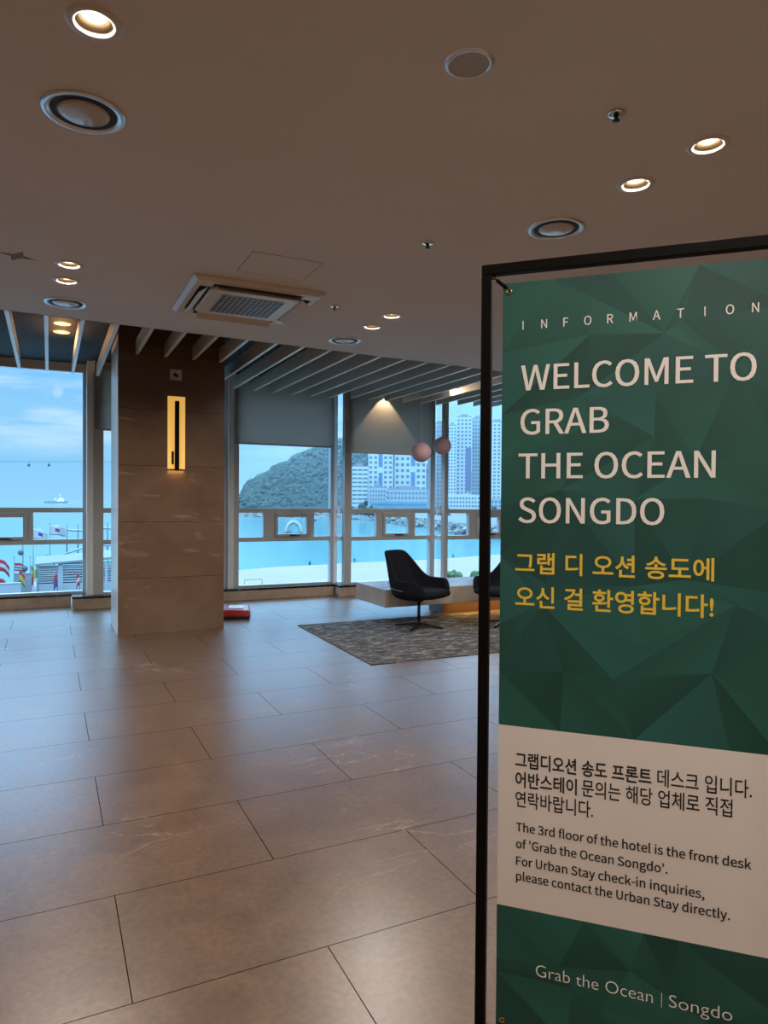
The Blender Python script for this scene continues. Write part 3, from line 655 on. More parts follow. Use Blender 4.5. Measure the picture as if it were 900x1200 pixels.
# small spotlights among the slats
def spot(x, y, z, aim, label, e, size, blend, face):
    t = thing('ceiling_spotlight', label, 'spotlight', (x, y, z), 0, 'small spotlights between the slats')
    MB().tube([(0,0,min(.03, ZU-z-.03)), (0,0,ZU-z)], .008, 8).build('stem', M['black'], t)
    ax = Vector(aim).normalized()
    MB().lathe([(.018, -.05), (.028, -.045), (.03, .045), (.026, .045)], (0,0,0), 18, axis=ax, caps=False).build('head', M['track'], t)
    MB().lathe([(1e-6, .043), (.026, .043)], (0,0,0), 18, axis=ax, caps=False).build('bulb_face', M['lens'], t)
    d = bpy.data.lights.new('lamp', 'SPOT'); d.energy = e; d.spot_size = rad(size); d.spot_blend = blend; d.shadow_soft_size = .012; d.color = (1, .70, .40)
    o = bpy.data.objects.new('lamp', d); COL.objects.link(o); o.parent = t; o.location = ax*.06; o.rotation_euler = ax.to_track_quat('-Z', 'Y').to_euler()
spot(4.73, 9.645, 3.24, (0, .05, -1), 'small white spotlight throwing a light cone on the blind', 42, 76, .08, 0)
spot(5.04, 8.95, 3.09, (.17, -1, -.01), 'small dark stemmed spotlight lighting a slat above the pendants', 26, 80, .7, 0)

# pillar fittings
t = thing('wall_sconce', 'slim dark bar sconce glowing amber on the stone pillar', 'wall lamp', (1.252, 7.79, 1.79))
MB().box((-.092, -.012, 0), (.092, 0, .79)).build('glowing_plate', M['amber'], t)
bevel(MB().box((-.021, -.075, -.02), (.021, -.02, .735)).build('bar', M['bronze'], t), .003)
MB().box((-.012, -.022, .1), (.012, -.012, .65)).build('spacer', M['bronze'], t)
bevel(MB().box((-.052, -.034, .05), (-.03, -.012, .19)).build('switch_box', M['bronze'], t), .002)
d = bpy.data.lights.new('glow', 'AREA'); d.shape = 'RECTANGLE'; d.size = .17; d.size_y = .1; d.energy = .22; d.color = (1, .6, .2)
o = bpy.data.objects.new('glow', d); COL.objects.link(o); o.parent = t; o.location = (0, -.03, -.03); o.rotation_euler = (rad(20), 0, 0)
t = thing('call_speaker', 'small square grey speaker plate high on the pillar', 'wall speaker', (1.245, 7.79, 2.815))
bevel(MB().box((-.064, -.014, -.058), (.064, 0, .058)).build('plate', M['speaker'], t), .003)
MB().lathe([(.026, .014), (.034, .014), (.034, .02), (.026, .02), (.026, .014)], (0,0,0), 24, axis=(0,-1,0)).build('ring', M['chrome'], t)
MB().lathe([(1e-6, .016), (.014, .016), (.014, .014)], (0,0,0), 18, axis=(0,-1,0)).build('button', M['shadowgap'], t)
t = thing('red_floor_box', 'low red box with dark base on floor right of pillar', 'box', (2.06, 8.45, 0), rad(-18))
b_ = MB(); b_.add([(-.2,-.13,.035),(.2,-.13,.035),(.2,.13,.035),(-.2,.13,.035),(-.19,-.12,.115),(.19,-.12,.105),(.17,.11,.145),(-.17,.11,.15)], [(3,2,1,0),(4,5,6,7),(0,1,5,4),(1,2,6,5),(2,3,7,6),(3,0,4,7)])
bevel(b_.build('lid', M['red'], t), .012, 3)
bevel(MB().box((-.195, -.125, .012), (.195, .125, .04)).build('base', M['black'], t), .005)
for x in (-.16, .16):
    for y in (-.1, .1): MB().lathe([(.014, 0), (.014, .014)], (x, y, 0), 12).build('rubber_foot', M['black'], t)
MB().obox((.02, 0, .134), (.09, 0, -.001), (0, .06, .0098), (0, -.0003, .002)).build('clear_panel', M['white'], t)


# ------------------------------------------------------------------ outside: sea, beach, far shore
ZS = -12.0
def ground(px, py, z=ZS):
    d = fw + rt*((px-450)/F) - up*((py-600)/F); k = (z-H)/d.z
    return Vector((0,0,H)) + d*k
def frame(p):      # right and away unit vectors at a place seen from the lobby
    a = Vector((p.x, p.y, 0)).normalized(); return Vector((a.y, -a.x, 0)), a
def sea_mat():
    m = bpy.data.materials.new('sea_water'); m.use_nodes = True; nt = m.node_tree; N = nt.nodes; L = nt.links; b = N['Principled BSDF']
    t = N.new('ShaderNodeTexCoord'); s_ = N.new('ShaderNodeSeparateXYZ'); L.new(t.outputs['Object'], s_.inputs[0])
    k = N.new('ShaderNodeMapRange'); k.inputs[1].default_value = 120; k.inputs[2].default_value = 900; L.new(s_.outputs['Y'], k.inputs[0])
    r = N.new('ShaderNodeValToRGB'); c = r.color_ramp; c.elements[0].position = 0; c.elements[0].color = (.036, .150, .145, 1); c.elements[1].position = 1; c.elements[1].color = (.018, .085, .10, 1)
    e = c.elements.new(.18); e.color = (.026, .125, .13, 1); L.new(k.outputs[0], r.inputs[0]); L.new(r.outputs[0], b.inputs['Base Color'])
    mp = N.new('ShaderNodeMapping'); mp.inputs['Scale'].default_value = (.10, .3, .3); L.new(t.outputs['Object'], mp.inputs[0])
    n_ = N.new('ShaderNodeTexNoise'); n_.inputs['Scale'].default_value = 1; n_.inputs['Detail'].default_value = 4; L.new(mp.outputs[0], n_.inputs[0])
    bp = N.new('ShaderNodeBump'); bp.inputs['Strength'].default_value = .12; bp.inputs['Distance'].default_value = .5; L.new(n_.outputs[0], bp.inputs['Height']); L.new(bp.outputs[0], b.inputs['Normal'])
    b.inputs['Roughness'].default_value = .18; b.inputs['Specular IOR Level'].default_value = .4; return m
struct(MB().box((-9000, 20, ZS-1), (9000, 12000, ZS)).build('sea', sea_mat()), 'calm turquoise sea running out to the horizon', 'sea')
shore = [ground(278,669), ground(330,664.5), ground(388,662), ground(412,660), ground(460,658), ground(504,656.5), ground(561,652)]
bp_ = [(30, 25), (320, 25), (330, 190)] + [(p.x, p.y) for p in reversed(shore)] + [(16, 128)]
bp_ = [(12, 25), (320, 25), (330, 190)] + [(p.x, p.y) for p in reversed(shore)] + [(18, 128)]
bm_ = MB(); bm_.prism(bp_[::1], ZS-.5, ZS+.12); struct(bm_.build('beach', M['sand']), 'pale sandy beach below the right windows', 'beach')
foam = MB(); 
fp = [Vector((p.x, p.y, 0)) for p in shore]
vs_ = []
for p in fp:
    a = frame(p)[1]; vs_ += [p-a*.6+Vector((0,0,ZS+.13)), p+a*1.4+Vector((0,0,ZS+.06))]
foam.add(vs_, [(2*i, 2*i+2, 2*i+3, 2*i+1) for i in range(len(fp)-1)])
struct(MB().box((-60, 25, ZS-.5), (11.9, 119, -11.4)).build('ground_plaza', M['concrete']), 'pale paved promenade below the left windows', 'promenade')

# far shore: land, rocks, hill, forest
basepx = [(200,605.5),(279,606),(390,607),(411,608.5),(439,610.5),(473,616),(504,619),(523,624),(548,628),(600,634),(680,640)]
base = [ground(*p) for p in basepx]
landm = MB(); k = len(base); lv = []
for p in base:
    a = frame(p)[1]; q = p+a*10; far = Vector((p.x, p.y, 0)).normalized()*1500
    lv += [(p.x, p.y, ZS-1), (q.x, q.y, -7.4), (far.x, far.y, -7.0)]
landm.add(lv, [(3*i, 3*i+3, 3*i+4, 3*i+1) for i in range(k-1)]+[(3*i+1, 3*i+4, 3*i+5, 3*i+2) for i in range(k-1)])
struct(landm.build('land', mat('shore_ground', (.08, .09, .085), .95, var=.2, scale=.05)), 'low built-up land across the bay', 'shore')
ico = bmesh.new(); bmesh.ops.create_icosphere(ico, subdivisions=1, radius=1); IV = [v.co.copy() for v in ico.verts]; IF = [tuple(v.index for v in f.verts) for f in ico.faces]; ico.free()
rk = MB()
for i in range(k-1):
    p, q = base[i], base[i+1]; n_ = int(min(230, (q-p).length/1.9))
    for j in range(n_):
        t = R_.random(); c = p.lerp(q, t); a = frame(c)[1]; s_ = R_.random(); c = c+a*(10*s_); r = R_.uniform(.8, 1.9)
        z = ZS+.2+4.5*s_
        rk.add([(c.x+v.x*r*R_.uniform(.75,1.25), c.y+v.y*r*R_.uniform(.75,1.25), z+v.z*r*R_.uniform(.6,1.0)) for v in IV], IF)
tag(rk.build('breakwater_rocks', mat('breakwater_stone', (.14, .14, .135), .9, var=.35, scale=.6)), 'band of grey breakwater rocks along the far shore', 'rocks', kind='stuff')

hill_m = mat('hill_ground', (.009, .021, .017), .95, var=.3, scale=.05)
HD_ = 760
sil = [(150,596),(262,597),(276,592),(283,574),(291,563),(300,557),(312,552),(322,544),(336,539),(346,532),(362,526),(380,518),(396,513),(414,514),(432,520),(452,528),(480,538),(520,548),(580,556),(660,560)]
def sil_y(px):
    for (a, ya), (b, yb) in zip(sil, sil[1:]):
        if a <= px <= b: return ya+(yb-ya)*(px-a)/(b-a)
    return 596
hv = []; hf = []; NX = 90; NYY = 9; R2 = random.Random(3)
def hill_pt(px, t):     # t 0 front foot .. .7 ridge .. 1 back foot
    top = at(px, sil_y(px), HD_); hgt = max(.5, top.z+7.5-3.5)
    prof = math.sin(min(t, .7)/.7*PI/2)**1.15 if t <= .7 else math.cos((t-.7)/.3*PI/2)
    d = HD_+(t-.7)*150
    a = Vector((top.x, top.y, 0)).normalized(); return Vector((a.x*d, a.y*d, -7.6+hgt*prof))
for i in range(NX+1):
    px = 200+440*i/NX
    for j in range(NYY+1): p = hill_pt(px, j/NYY); hv.append((p.x, p.y, p.z+R2.uniform(-1, 1)*(0 < j < NYY)))
for i in range(NX):
    for j in range(NYY): a = i*(NYY+1)+j; hf.append((a, a+NYY+1, a+NYY+2, a+1))
struct(MB().add(hv, hf, 0, True).build('hill', hill_m), 'wooded headland rising across the bay', 'hill')
def leaf_mat(name, c1, c2, sc):
    m = mat(name, c1, .9, bump=0); nt = m.node_tree; b = nt.nodes['Principled BSDF']
    t = nt.nodes.new('ShaderNodeTexCoord'); n_ = nt.nodes.new('ShaderNodeTexNoise'); n_.inputs['Scale'].default_value = sc; n_.inputs['Detail'].default_value = 6
    r = nt.nodes.new('ShaderNodeValToRGB'); r.color_ramp.elements[0].position = .35; r.color_ramp.elements[0].color = (*c1, 1); r.color_ramp.elements[1].position = .68; r.color_ramp.elements[1].color = (*c2, 1)
    nt.links.new(t.outputs['Object'], n_.inputs[0]); nt.links.new(n_.outputs[0], r.inputs[0]); nt.links.new(r.outputs[0], b.inputs['Base Color']); return m
fo = MB()
for i in range(3600):
    px = R2.uniform(266, 600); t = R2.uniform(.05, .78)
    if px > 430 and t < .45: continue
    p = hill_pt(px, t); r = R2.uniform(1.5, 3.4)*(.65 if px < 285 else 1)
    fo.add([(p.x+v.x*r*R2.uniform(.8,1.2), p.y+v.y*r*R2.uniform(.8,1.2), p.z+r*.2+v.z*r*R2.uniform(.75,1.15)) for v in IV], IF, 0, True)
tag(fo.build('forest', leaf_mat('forest_leaves', (.007, .020, .016), (.020, .041, .027), .12)), 'dense green trees covering the headland', 'forest', kind='stuff')

facade = mat('apartment_wall', (.32, .35, .36), .8, var=.04, scale=.1); facade2 = mat('apartment_wall_grey', (.21, .24, .26), .8, var=.05, scale=.1)
bluep = mat('blue_cladding', (.03, .085, .17), .5, var=.1, scale=.2); wing = mat('far_window_glass', (.06, .09, .115), .2, var=.2, scale=.3)
roofm = mat('roof_grey', (.13, .14, .145), .8, var=.1); violet = mat('violet_cladding', (.05, .05, .12), .6, var=.15, scale=.05); teal = mat('teal_glass', (.07, .17, .23), .25, var=.15, scale=.1)
WIN = {}
def building(name, label, pl_, pr_, ytop, dist, nx, ny, wall=facade, zb=-7.5, depth=16, strip=None, cat='building', group=None, rows_from=0, wfrac=(.55, .5), band=None, roofbox=True):
    c = at((pl_+pr_)/2, ytop, dist); x, a = frame(c); depth_z = (c-Vector((0,0,H))).dot(fw)
    w = (pr_-pl_)*depth_z/F/1.0; w *= 1.0/max(.6, x.dot(rt)); h = c.z-zb
    t = thing(name, label, cat, (c.x, c.y, zb), math.atan2(x.y, x.x), group)
    MB().box((-w/2, 0, 0), (w/2, depth, h)).build('wall', wall, t)
    if roofbox: MB().box((-w*.25, depth*.3, h), (w*.2, depth*.7, h+3.5)).box((-w/2, 0, h), (w/2, .4, h+1)).build('roof_parapet', roofm, t)
    cw, ch = w/nx, (h-3)/ny
    key = (round(cw*wfrac[0], 2), round(ch*wfrac[1], 2))
    if key not in WIN:
        m_ = MB().box((-key[0]/2, -.18, -key[1]/2), (key[0]/2, .02, key[1]/2)); o = m_.build('window', wing); WIN[key] = o.data; bpy.data.objects.remove(o)
    for j in range(rows_from, ny):
        for i in range(nx):
            if strip and i in strip: continue
            o = bpy.data.objects.new('window', WIN[key]); COL.objects.link(o); o.parent = t; o.location = (-w/2+cw*(i+.5), 0, 2+ch*(j+.5))
    if strip:
        for i in strip: 
            for z0, z1 in ((.12, .40), (.46, .74), (.80, .97)): MB().box((-w/2+cw*(i+.1), -.3, h*z0), (-w/2+cw*(i+.9), 0, h*z1)).build('blue_strip', bluep, t)
    if band:
        MB().box((-w/2+w*band[0], -.5, h*band[2]), (-w/2+w*band[1], 0, h*band[3])).build('sign_panel', violet, t)
    return t, w, h
G_ = 'high-rise apartment towers across the bay'
building('apartment_tower', 'white apartment tower with blue strip behind the left globe pendant, nearer the hill', 432, 461, 486, 640, 5, 19, strip=(2,), group=G_)
building('apartment_tower', 'white apartment tower with blue strip just left of the right globe pendant', 463, 500, 484, 645, 6, 16, strip=(3,), group=G_)
building('apartment_tower', 'pale apartment tower seen through the narrow corner glass', 508, 523, 497, 660, 4, 20, facade2, group=G_)
building('apartment_tower', 'lower stepped pale tower left of the violet panel', 525, 535, 499, 640, 3, 26, group=G_)
building('apartment_tower', 'tall pale tower carrying a long violet panel', 535.5, 553, 489, 650, 4, 24, band=(.60, .98, .22, .68), group=G_)
building('apartment_tower', 'grey blue tower between violet panel and black frame', 553.5, 566, 491, 670, 4, 24, facade2, group=G_)
building('apartment_tower', 'pale tower glimpsed between the black frame and the banner', 573, 592, 495, 655, 4, 24, group=G_)
building('apartment_tower', 'pale tower hidden behind the green banner', 600, 630, 500, 650, 4, 20, group=G_)
building('office_block', 'white mid-rise block with bands at the foot of the hill', 412.5, 431, 547, 610, 3, 10, facade, wfrac=(.85, .4))
building('podium_block', 'grey beige lower block under the white towers, left part', 433, 452, 572, 600, 6, 5, facade2)
building('podium_block', 'grey beige lower block under the white towers, right part', 453, 503, 574, 605, 12, 4, facade2)
building('glass_hall', 'long low blue glass hall along the far waterfront', 434, 504, 588, 560, 16, 2, teal, wfrac=(.8, .5), roofbox=False)
building('waterfront_block', 'low white waterfront block in the rightmost window', 524, 566, 580, 500, 12, 4, facade, roofbox=False)
building('waterfront_block', 'low grey waterfront block beside the black frame', 567, 600, 584, 480, 8, 3, facade2, roofbox=False)
def bush(name, label, px, py, z, r, n_, m, cat, group=None, squash=.8):
    c = ground(px, py, z); rr = random.Random(int(px*7)); b = MB()
    for i in range(n_):
        q = Vector((rr.gauss(0, .42), rr.gauss(0, .42), abs(rr.gauss(0, .4))*squash*(.5 if 'sand' in label else 1)))*r; s_ = r*rr.uniform(.16, .34)
        b.add([(q.x+v.x*s_*rr.uniform(.7,1.3), q.y+v.y*s_*rr.uniform(.7,1.3), q.z+s_*.5+v.z*s_*rr.uniform(.7,1.2)) for v in IV], IF)
    t = thing(name, label, cat, c, 0, group); b.build('foliage', m, t)
    MB().tube([(0,0,-.1), (.05,0,r*.3), (.1,.05,r*.6)], .06*r**.5, 6, r1=.03).build('stem', mat('bush_wood', (.10,.07,.05), .9, var=.2), t); return t
lv_ = leaf_mat('bush_leaves', (.018, .042, .012), (.065, .10, .035), 1.2)
bush('beach_bush', 'green bush on the sand seen over the bench, left one', 530, 677, ZS+.12, 1.9, 60, lv_, 'bush', 'bushes at the edge of the sand')
bush('beach_bush', 'green bush on the sand seen over the bench, right one', 561, 677, ZS+.12, 1.7, 60, lv_, 'bush', 'bushes at the edge of the sand')
dk = leaf_mat('tree_leaves', (.008, .021, .016), (.02, .041, .026), .5)
for px, py, r, lab in ((409, 597, 4.5, 'dark shore tree left of the office block'), (424, 597, 4, 'dark shore tree in front of the office block'), (430, 598, 6, 'dark shore tree left of the blue glass hall'), (520, 598, 5, 'dark shore tree by the narrow corner glass'), (576, 600, 5, 'dark shore tree in the gap beside the banner')):
    bush('shore_tree', lab, px, py+6, -7.2, r, 40, dk, 'tree', 'trees along the far shore', 1.1)

# sculpture arch, small boat, people, goal on the beach side
c = ground(344, 625); x, a = frame(c); t = thing('arch_sculpture', 'white arched sculpture standing in the sea', 'sculpture', c, math.atan2(x.y, x.x))
ar = MB(); pts = [(-3.1*math.cos(PI*i/14), 0, 4.6*math.sin(PI*i/14)) for i in range(15)]; ar.tube(pts, .75, 10)
for i in range(1, 14, 1): ar.ball((pts[i][0]*1.1, 0, pts[i][2]*1.12), .55, 8, 6)
ar.build('arch', mat('white_stone', (.26,.25,.225), .8, var=.15, scale=.8), t)
MB().lathe([(1.1, -1), (1.0, .5), (.5, 1.2), (1e-6, 1.3)], (-1.6, .2, 0), 12).build('rock_base', mat('dark_rock', (.1, .11, .12), .9, var=.3), t)
def person(px, py, z, hgt, top, label):
    c = ground(px, py, z); x, a = frame(c); s_ = hgt/1.7
    J = [(0,0,.92),(0,0,1.18),(0,0,1.40),(0,0,1.50),(0,0,1.62),(.19,0,1.38),(.25,.03,1.10),(.27,.06,.85),(-.19,0,1.38),(-.25,.05,1.12),(-.2,.12,.9),(.1,0,.86),(.11,.03,.47),(.12,0,.05),(-.1,0,.86),(-.11,-.05,.47),(-.13,-.02,.05)]
    E_ = [(0,1),(1,2),(2,3),(3,4),(2,5),(5,6),(6,7),(2,8),(8,9),(9,10),(0,11),(11,12),(12,13),(0,14),(14,15),(15,16)]
    RR = [.14,.13,.14,.06,.105,.065,.05,.04,.065,.05,.04,.09,.065,.045,.09,.065,.045]
    me = bpy.data.meshes.new('body'); me.from_pydata([tuple(v*s_ for v in j) for j in J], E_, []); me.materials.append(mat('beach_clothes', top, .8, var=.1))
    o = bpy.data.objects.new('person', me); COL.objects.link(o); o.location = c; o.rotation_euler = (0,0,math.atan2(x.y, x.x)+.6)
    o.modifiers.new('skin', 'SKIN'); 
    for v, r in zip(me.skin_vertices[0].data, RR): v.radius = (r*s_, r*s_)
    me.skin_vertices[0].data[0].use_root = True
    o.modifiers.new('sub', 'SUBSURF').levels = 1; return tag(o, label, 'person')
person(363, 666, ZS-.55, 1.65, (.03,.03,.05), 'person in dark clothes wading near the shoreline left of the chair')
person(415.5, 661, ZS-.45, 1.5, (.10,.08,.10), 'small wading person seen left of the chair back')
person(531, 656, ZS-.45, 1.6, (.06,.08,.12), 'small wading person seen in the rightmost window')
c = ground(297, 687, ZS+.12); x, a = frame(c); t = thing('beach_goal', 'small pink goal frame standing on the sand', 'goal', c, math.atan2(x.y, x.x)+.12)
pk = mat('pink_paint', (.24, .06, .055), .6, var=.1)
for s_ in (-1, 1): MB().tube([(s_*1.35, 0, 0), (s_*1.35, 0, 1.05)], .045, 8).build('post', pk, t)
MB().tube([(-1.35, 0, 1.05), (1.35, 0, 1.05)], .045, 8).build('crossbar', pk, t)
c = ground(365, 611); x, a = frame(c); t = thing('boat', 'tiny red boat moored near the far rocks', 'boat', c, math.atan2(x.y, x.x))
hb = MB(); hb.add([(-3,-.8,.9),(-3.1,.8,.9),(3.6,0,1.2),(-2.6,-.5,-.2),(-2.6,.5,-.2),(2.6,0,-.2)], [(0,2,1),(3,4,5),(0,3,5,2),(2,5,4,1),(1,4,3,0)]); hb.build('hull', M['red'], t)
MB().box((-1.6,-.5,.9), (.2,.5,2.1)).build('cabin', M['white'], t)

# ship and cable cars out at sea
c = ground(66, 590, ZS); c = Vector((c.x, c.y, 0)).normalized()*2600; c.z = ZS; x, a = frame(c)
t = thing('ship', 'white ship sailing on the sea horizon', 'ship', c, math.atan2(x.y, x.x))
hb = MB(); L_ = 38
hb.add([(-L_,-6,7),(-L_,6,7),(L_*.7,6,7),(L_*.7,-6,7),(L_,0,9),(-L_*.94,-4,-1),(-L_*.94,4,-1),(L_*.75,4,-1),(L_*.75,-4,-1),(L_*.85,0,-1)], [(0,3,4,2,1),(5,6,7,9,8),(0,5,8,3),(3,8,9,4),(4,9,7,2),(2,7,6,1),(1,6,5,0)]); hb.build('hull', mat('ship_white', (.28,.29,.30), .5, var=.05), t)
MB().box((2,-5,7), (24,5,14)).box((8,-4,14), (20,4,19)).build('deckhouse', M['white'], t)
MB().tube([(12,0,19), (12,0,31)], .8, 6).build('mast', M['white'], t); MB().lathe([(2.2, 14), (2.0, 20)], (-4,0,-4), 12).build('funnel', M['white'], t)
ca_, cb_ = at(-60, 541, 520), at(150, 541, 520)
tag(MB().tube([ca_, cb_], .10, 6).build('aerial_cable', M['black']), 'thin aerial cable crossing the sky over the sea', 'cable')
for px, lab in ((28.5, 'left of two dark cable cars hanging over the sea'), (52, 'right of two dark cable cars hanging over the sea')):
    c = ca_.lerp(cb_, (px+60)/210); x, a = frame(c); t = thing('cable_car', lab, 'cable car', c, math.atan2(x.y, x.x), 'cable cars over the sea')
    MB().tube([(0,0,.2), (.1,0,-.6), (0,0,-1.3)], .08, 6).build('hanger_arm', M['black'], t)
    bevel(MB().add([(-.85,-.8,-3.2),(.85,-.8,-3.2),(.85,.8,-3.2),(-.85,.8,-3.2),(-.7,-.7,-1.3),(.7,-.7,-1.3),(.7,.7,-1.3),(-.7,.7,-1.3)], [(3,2,1,0),(4,5,6,7),(0,1,5,4),(1,2,6,5),(2,3,7,6),(3,0,4,7)]).build('cabin', mat('cabin_dark', (.05,.06,.08), .4, var=.2), t), .2, 2)
    MB().box((-.72,-.83,-2.5), (.72,.83,-1.75)).build('cabin_window', wing, t)

hz = bpy.data.materials.new('sea_haze'); hz.use_nodes = True; hn = hz.node_tree.nodes; hn.remove(hn['Principled BSDF'])
vo = hn.new('ShaderNodeVolumeScatter'); vo.inputs['Density'].default_value = .00028; vo.inputs['Color'].default_value = (.70, .90, 1, 1); vo.inputs['Anisotropy'].default_value = .2
hz.node_tree.links.new(vo.outputs[0], hn['Material Output'].inputs['Volume'])
hzb = MB().prism([(110, 180), (700, 180), (1000, 900), (150, 900)], ZS+.3, 170).build('haze', hz); tag(hzb, 'thin blue sea haze hanging over the bay', 'haze', kind='stuff')

# promenade on the left: flags, pavilion, walkway, walls, tall lamp
FC = dict(r=mat('flag_red', (.22,.009,.012), .8, var=.05), w=mat('flag_white', (.27,.27,.27), .8, var=.03), b=mat('flag_blue', (.012,.03,.14), .8, var=.05), y=mat('flag_yellow', (.27,.18,.02), .8, var=.05), g=mat('flag_green', (.018,.12,.045), .8, var=.05), k=mat('flag_black', (.03,.03,.04), .8, var=.05))
polem = mat('flag_pole', (.07,.08,.09), .5, 0, var=.05)
def flag(px, ytop, dist, bands, wid, hei, label, dirn=1, droop=.25, vertical=False, emblem=None, zg=-11.4, drop=0.0):
    c = at(px, ytop, dist); x, a = frame(c); h = c.z-zg
    t = thing('flagpole', label, 'flag', (c.x, c.y, zg), math.atan2(x.y, x.x)+R2.uniform(-.25,.25), 'flags along the seaside promenade')
    MB().tube([(0,0,0), (0,0,h)], .055, 8, r1=.035).ball((0,0,h+.05), .09, 8, 6).build('pole', polem, t)
    NXf, NZf = 12, 6; vs_ = []; fs_ = []; mi = []
    for i in range(NXf+1):
        u = i/NXf
        for j in range(NZf+1):
            v = j/NZf
            vs_.append((dirn*(.05+wid*u*(1-droop*.6)), .16*wid*math.sin(u*7+v*1.3)*u, h-.15-drop-hei*v-droop*wid*u*u*1.1-.05*math.sin(u*9)))
    b = MB(); keys = sorted(set(bands)); 
    keys += [q for q in ('r', 'b') if emblem and q not in keys]
    for i in range(NXf):
        for j in range(NZf):
            q = i/NXf if vertical else j/NZf; kk = bands[min(len(bands)-1, int(q*len(bands)))]
            if emblem and 4 <= i <= 7 and 2 <= j <= 3: kk = 'r' if (j == 2 and emblem == 'r') else 'b'
            a0 = i*(NZf+1)+j; b.f.append([a0, a0+NZf+1, a0+NZf+2, a0+1]); b.m.append(keys.index(kk)); b.sm.append(True)
    b.v = vs_; fo_ = b.build('cloth', [FC[q] for q in keys], t)
    so = fo_.modifiers.new('s', 'SOLIDIFY'); so.thickness = .02; return t
flag(-1, 654, 104, 'rwr', 1.7, 1.5, 'red flag drooping at the very left edge of the window', 1, .55)
flag(-2, 676, 99, 'r', 1.3, 1.4, 'plain red flag lowest at the left edge of the window', 1, .5)
flag(16.6, 653, 108, 'rwbwr', 1.6, 1.1, 'red white and blue flag on pole left of the tall lamp', 1, .25, drop=.6)
flag(22, 667, 101, 'ryyk', 1.1, 1.5, 'red and yellow flag hanging low right of the tall lamp', 1, .7)
flag(35.6, 653, 109, 'yww', .7, 1.6, 'narrow pale yellow flag hanging on its pole', 1, .8, drop=.9)
flag(44.7, 664, 100, 'gyr', 1.5, 1.2, 'green yellow and red flag left of the white pavilion', -1, .85, vertical=True)
flag(58.5, 614, 116, 'w', 2.2, 1.5, 'large white flag with red and blue disc on the tallest pole', 1, .12, emblem='r')
flag(39, 618, 112, 'w', 2.2, 1.5, 'large white flag with blue disc beside the window sash', 1, .25, emblem='b')
flag(54.5, 651, 119, 'wr', 1.4, 1.0, 'small white and red flag above the pavilion roof', 1, .3)
flag(67.5, 670, 100, 'rb', .8, 1.8, 'narrow red and blue flag before the pavilion louvres', -1, .8)
flag(93.5, 670, 100, 'rwr', .8, 1.6, 'pinkish red flag at the right end of the pavilion', -1, .8)
c = at(26.8, 637, 106); x, a = frame(c); t = thing('street_lamp', 'tall dark lamp post with two heads among the flags', 'lamp post', (c.x, c.y, -11.4), math.atan2(x.y, x.x)); h = c.z+11.4
MB().tube([(0,0,0), (0,0,h)], .08, 8).build('pole', polem, t)
for z, s_ in ((h-1.2, -1), (h-3.4, 1)):
    MB().ball((s_*.25, 0, z), .42, 12, 8, sc=(.9, .7, 1)).build('lamp_head', mat('lamp_dark', (.05,.06,.07), .5, var=.1), t)
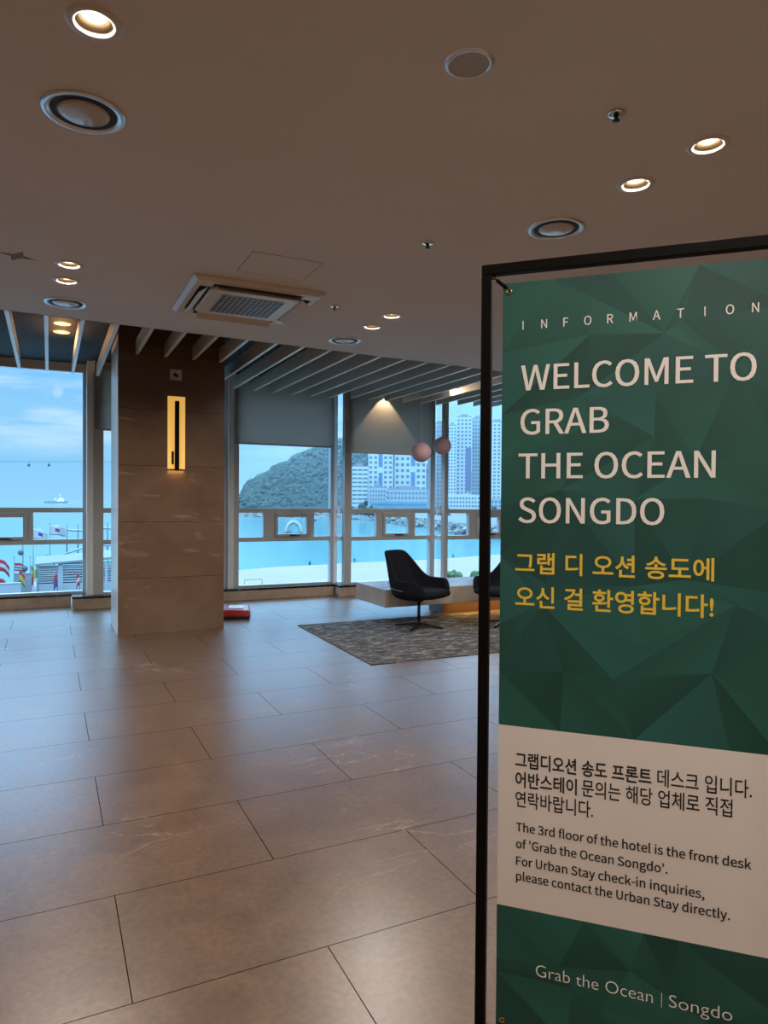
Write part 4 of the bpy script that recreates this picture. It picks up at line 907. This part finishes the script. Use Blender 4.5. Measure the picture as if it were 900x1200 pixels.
# pavilion with louvred panels
c = at(71, 655, 106); x, a = frame(c); mpp = 106*.9/F*1.02
t = thing('seaside_pavilion', 'white seaside pavilion with two louvred panels and sloping roof', 'pavilion', (c.x, c.y, -11.4), math.atan2(x.y, x.x))
zt = 4.2
pw = mat('pavilion_white', (.20,.215,.225), .7, var=.05, scale=.5); pg = mat('pavilion_grey', (.06,.07,.09), .7, var=.1)
def wx(px): return (px-71)*.122
MB().box((wx(47), .3, 0), (wx(131), 6, 3.0)).build('rear_room', pg, t)
MB().box((wx(46.5), 0, 0), (wx(131), .4, 1.15)).build('base_wall', pw, t)
for p0, p1 in ((46, 48), (68.5, 73.5), (94.5, 97.5), (118, 121)): MB().box((wx(p0), -.1, 0), (wx(p1), .3, 3.9)).build('column', pw, t)
for p0, p1, top in ((48, 68.5, 3.6), (73.5, 94.5, 4.0), (97.5, 118, 4.0), (121, 131, 4.0)):
    lm = MB(); n_ = 8
    for i in range(n_): z = 1.2+(top-1.2)*(i+.3)/n_; lm.add([(wx(p0), -.05, z), (wx(p1), -.05, z+R2.uniform(-.05,.05)), (wx(p1), .2, z+.14), (wx(p0), .2, z+.14), (wx(p0), -.05, z+.10), (wx(p1), -.05, z+.16), (wx(p1), .2, z+.24), (wx(p0), .2, z+.24)], [(3,2,1,0),(4,5,6,7),(0,1,5,4),(1,2,6,5),(2,3,7,6),(3,0,4,7)])
    lm.build('louvre', pw, t)
MB().add([(wx(45),-.4,3.7),(wx(131),-.4,4.4),(wx(131),6.2,4.9),(wx(45),6.2,4.2),(wx(45),-.4,3.95),(wx(131),-.4,4.7),(wx(131),6.2,5.2),(wx(45),6.2,4.45)], [(3,2,1,0),(4,5,6,7),(0,1,5,4),(1,2,6,5),(2,3,7,6),(3,0,4,7)]).build('roof', mat('pavilion_roof', (.12,.13,.135), .8, var=.1, scale=.5), t)
for px0, px1, h_, dd, m_, lab in ((-40, 17, 2.2, 98, pw, 'white low parapet wall at the far left'), (18, 36, 2.9, 103, M['concrete'], 'grey parapet wall left of the pavilion')):
    c = at((px0+px1)/2, 690, dd); x, a = frame(c); w_ = (px1-px0)*.118/2
    o = MB().box((-w_, 0, 0), (w_, .5, h_)).box((-w_-.05, -.06, h_), (w_+.05, .56, h_+.12)).build('parapet_wall', m_, None, (c.x, c.y, -11.4)); o.rotation_euler = (0,0,math.atan2(x.y, x.x)); tag(o, lab, 'wall')
# curved sea walkway with masts
def wk(px, py, d): return at(px, py, d)
t = thing('sea_walkway', 'curving pale footbridge over the sea behind the flags', 'footbridge', (0,0,0))
MB().tube([wk(78+10*i, 620.5+1.4*math.sin(i*1.1)-(.5 if i > 3 else 0), 190-4*i) for i in range(8)], .28, 8).build('upper_deck', pw, t)
MB().tube([wk(74+9*i, 650-11*math.sin(min(1, i/5)*PI/2), 165) for i in range(8)], .22, 8).build('lower_arch', pw, t)
MB().tube([wk(80+9*i, 656-10*math.sin(min(1, i/4)*PI/2), 150) for i in range(7)], .2, 8).build('lower_arch', pw, t)
for px, y0, d in ((78.4, 614, 188), (91.4, 614, 184), (126, 612, 170)):
    p = wk(px, y0, d); MB().tube([(p.x, p.y, ZS-.5), p], .13, 8).build('mast', polem, t)
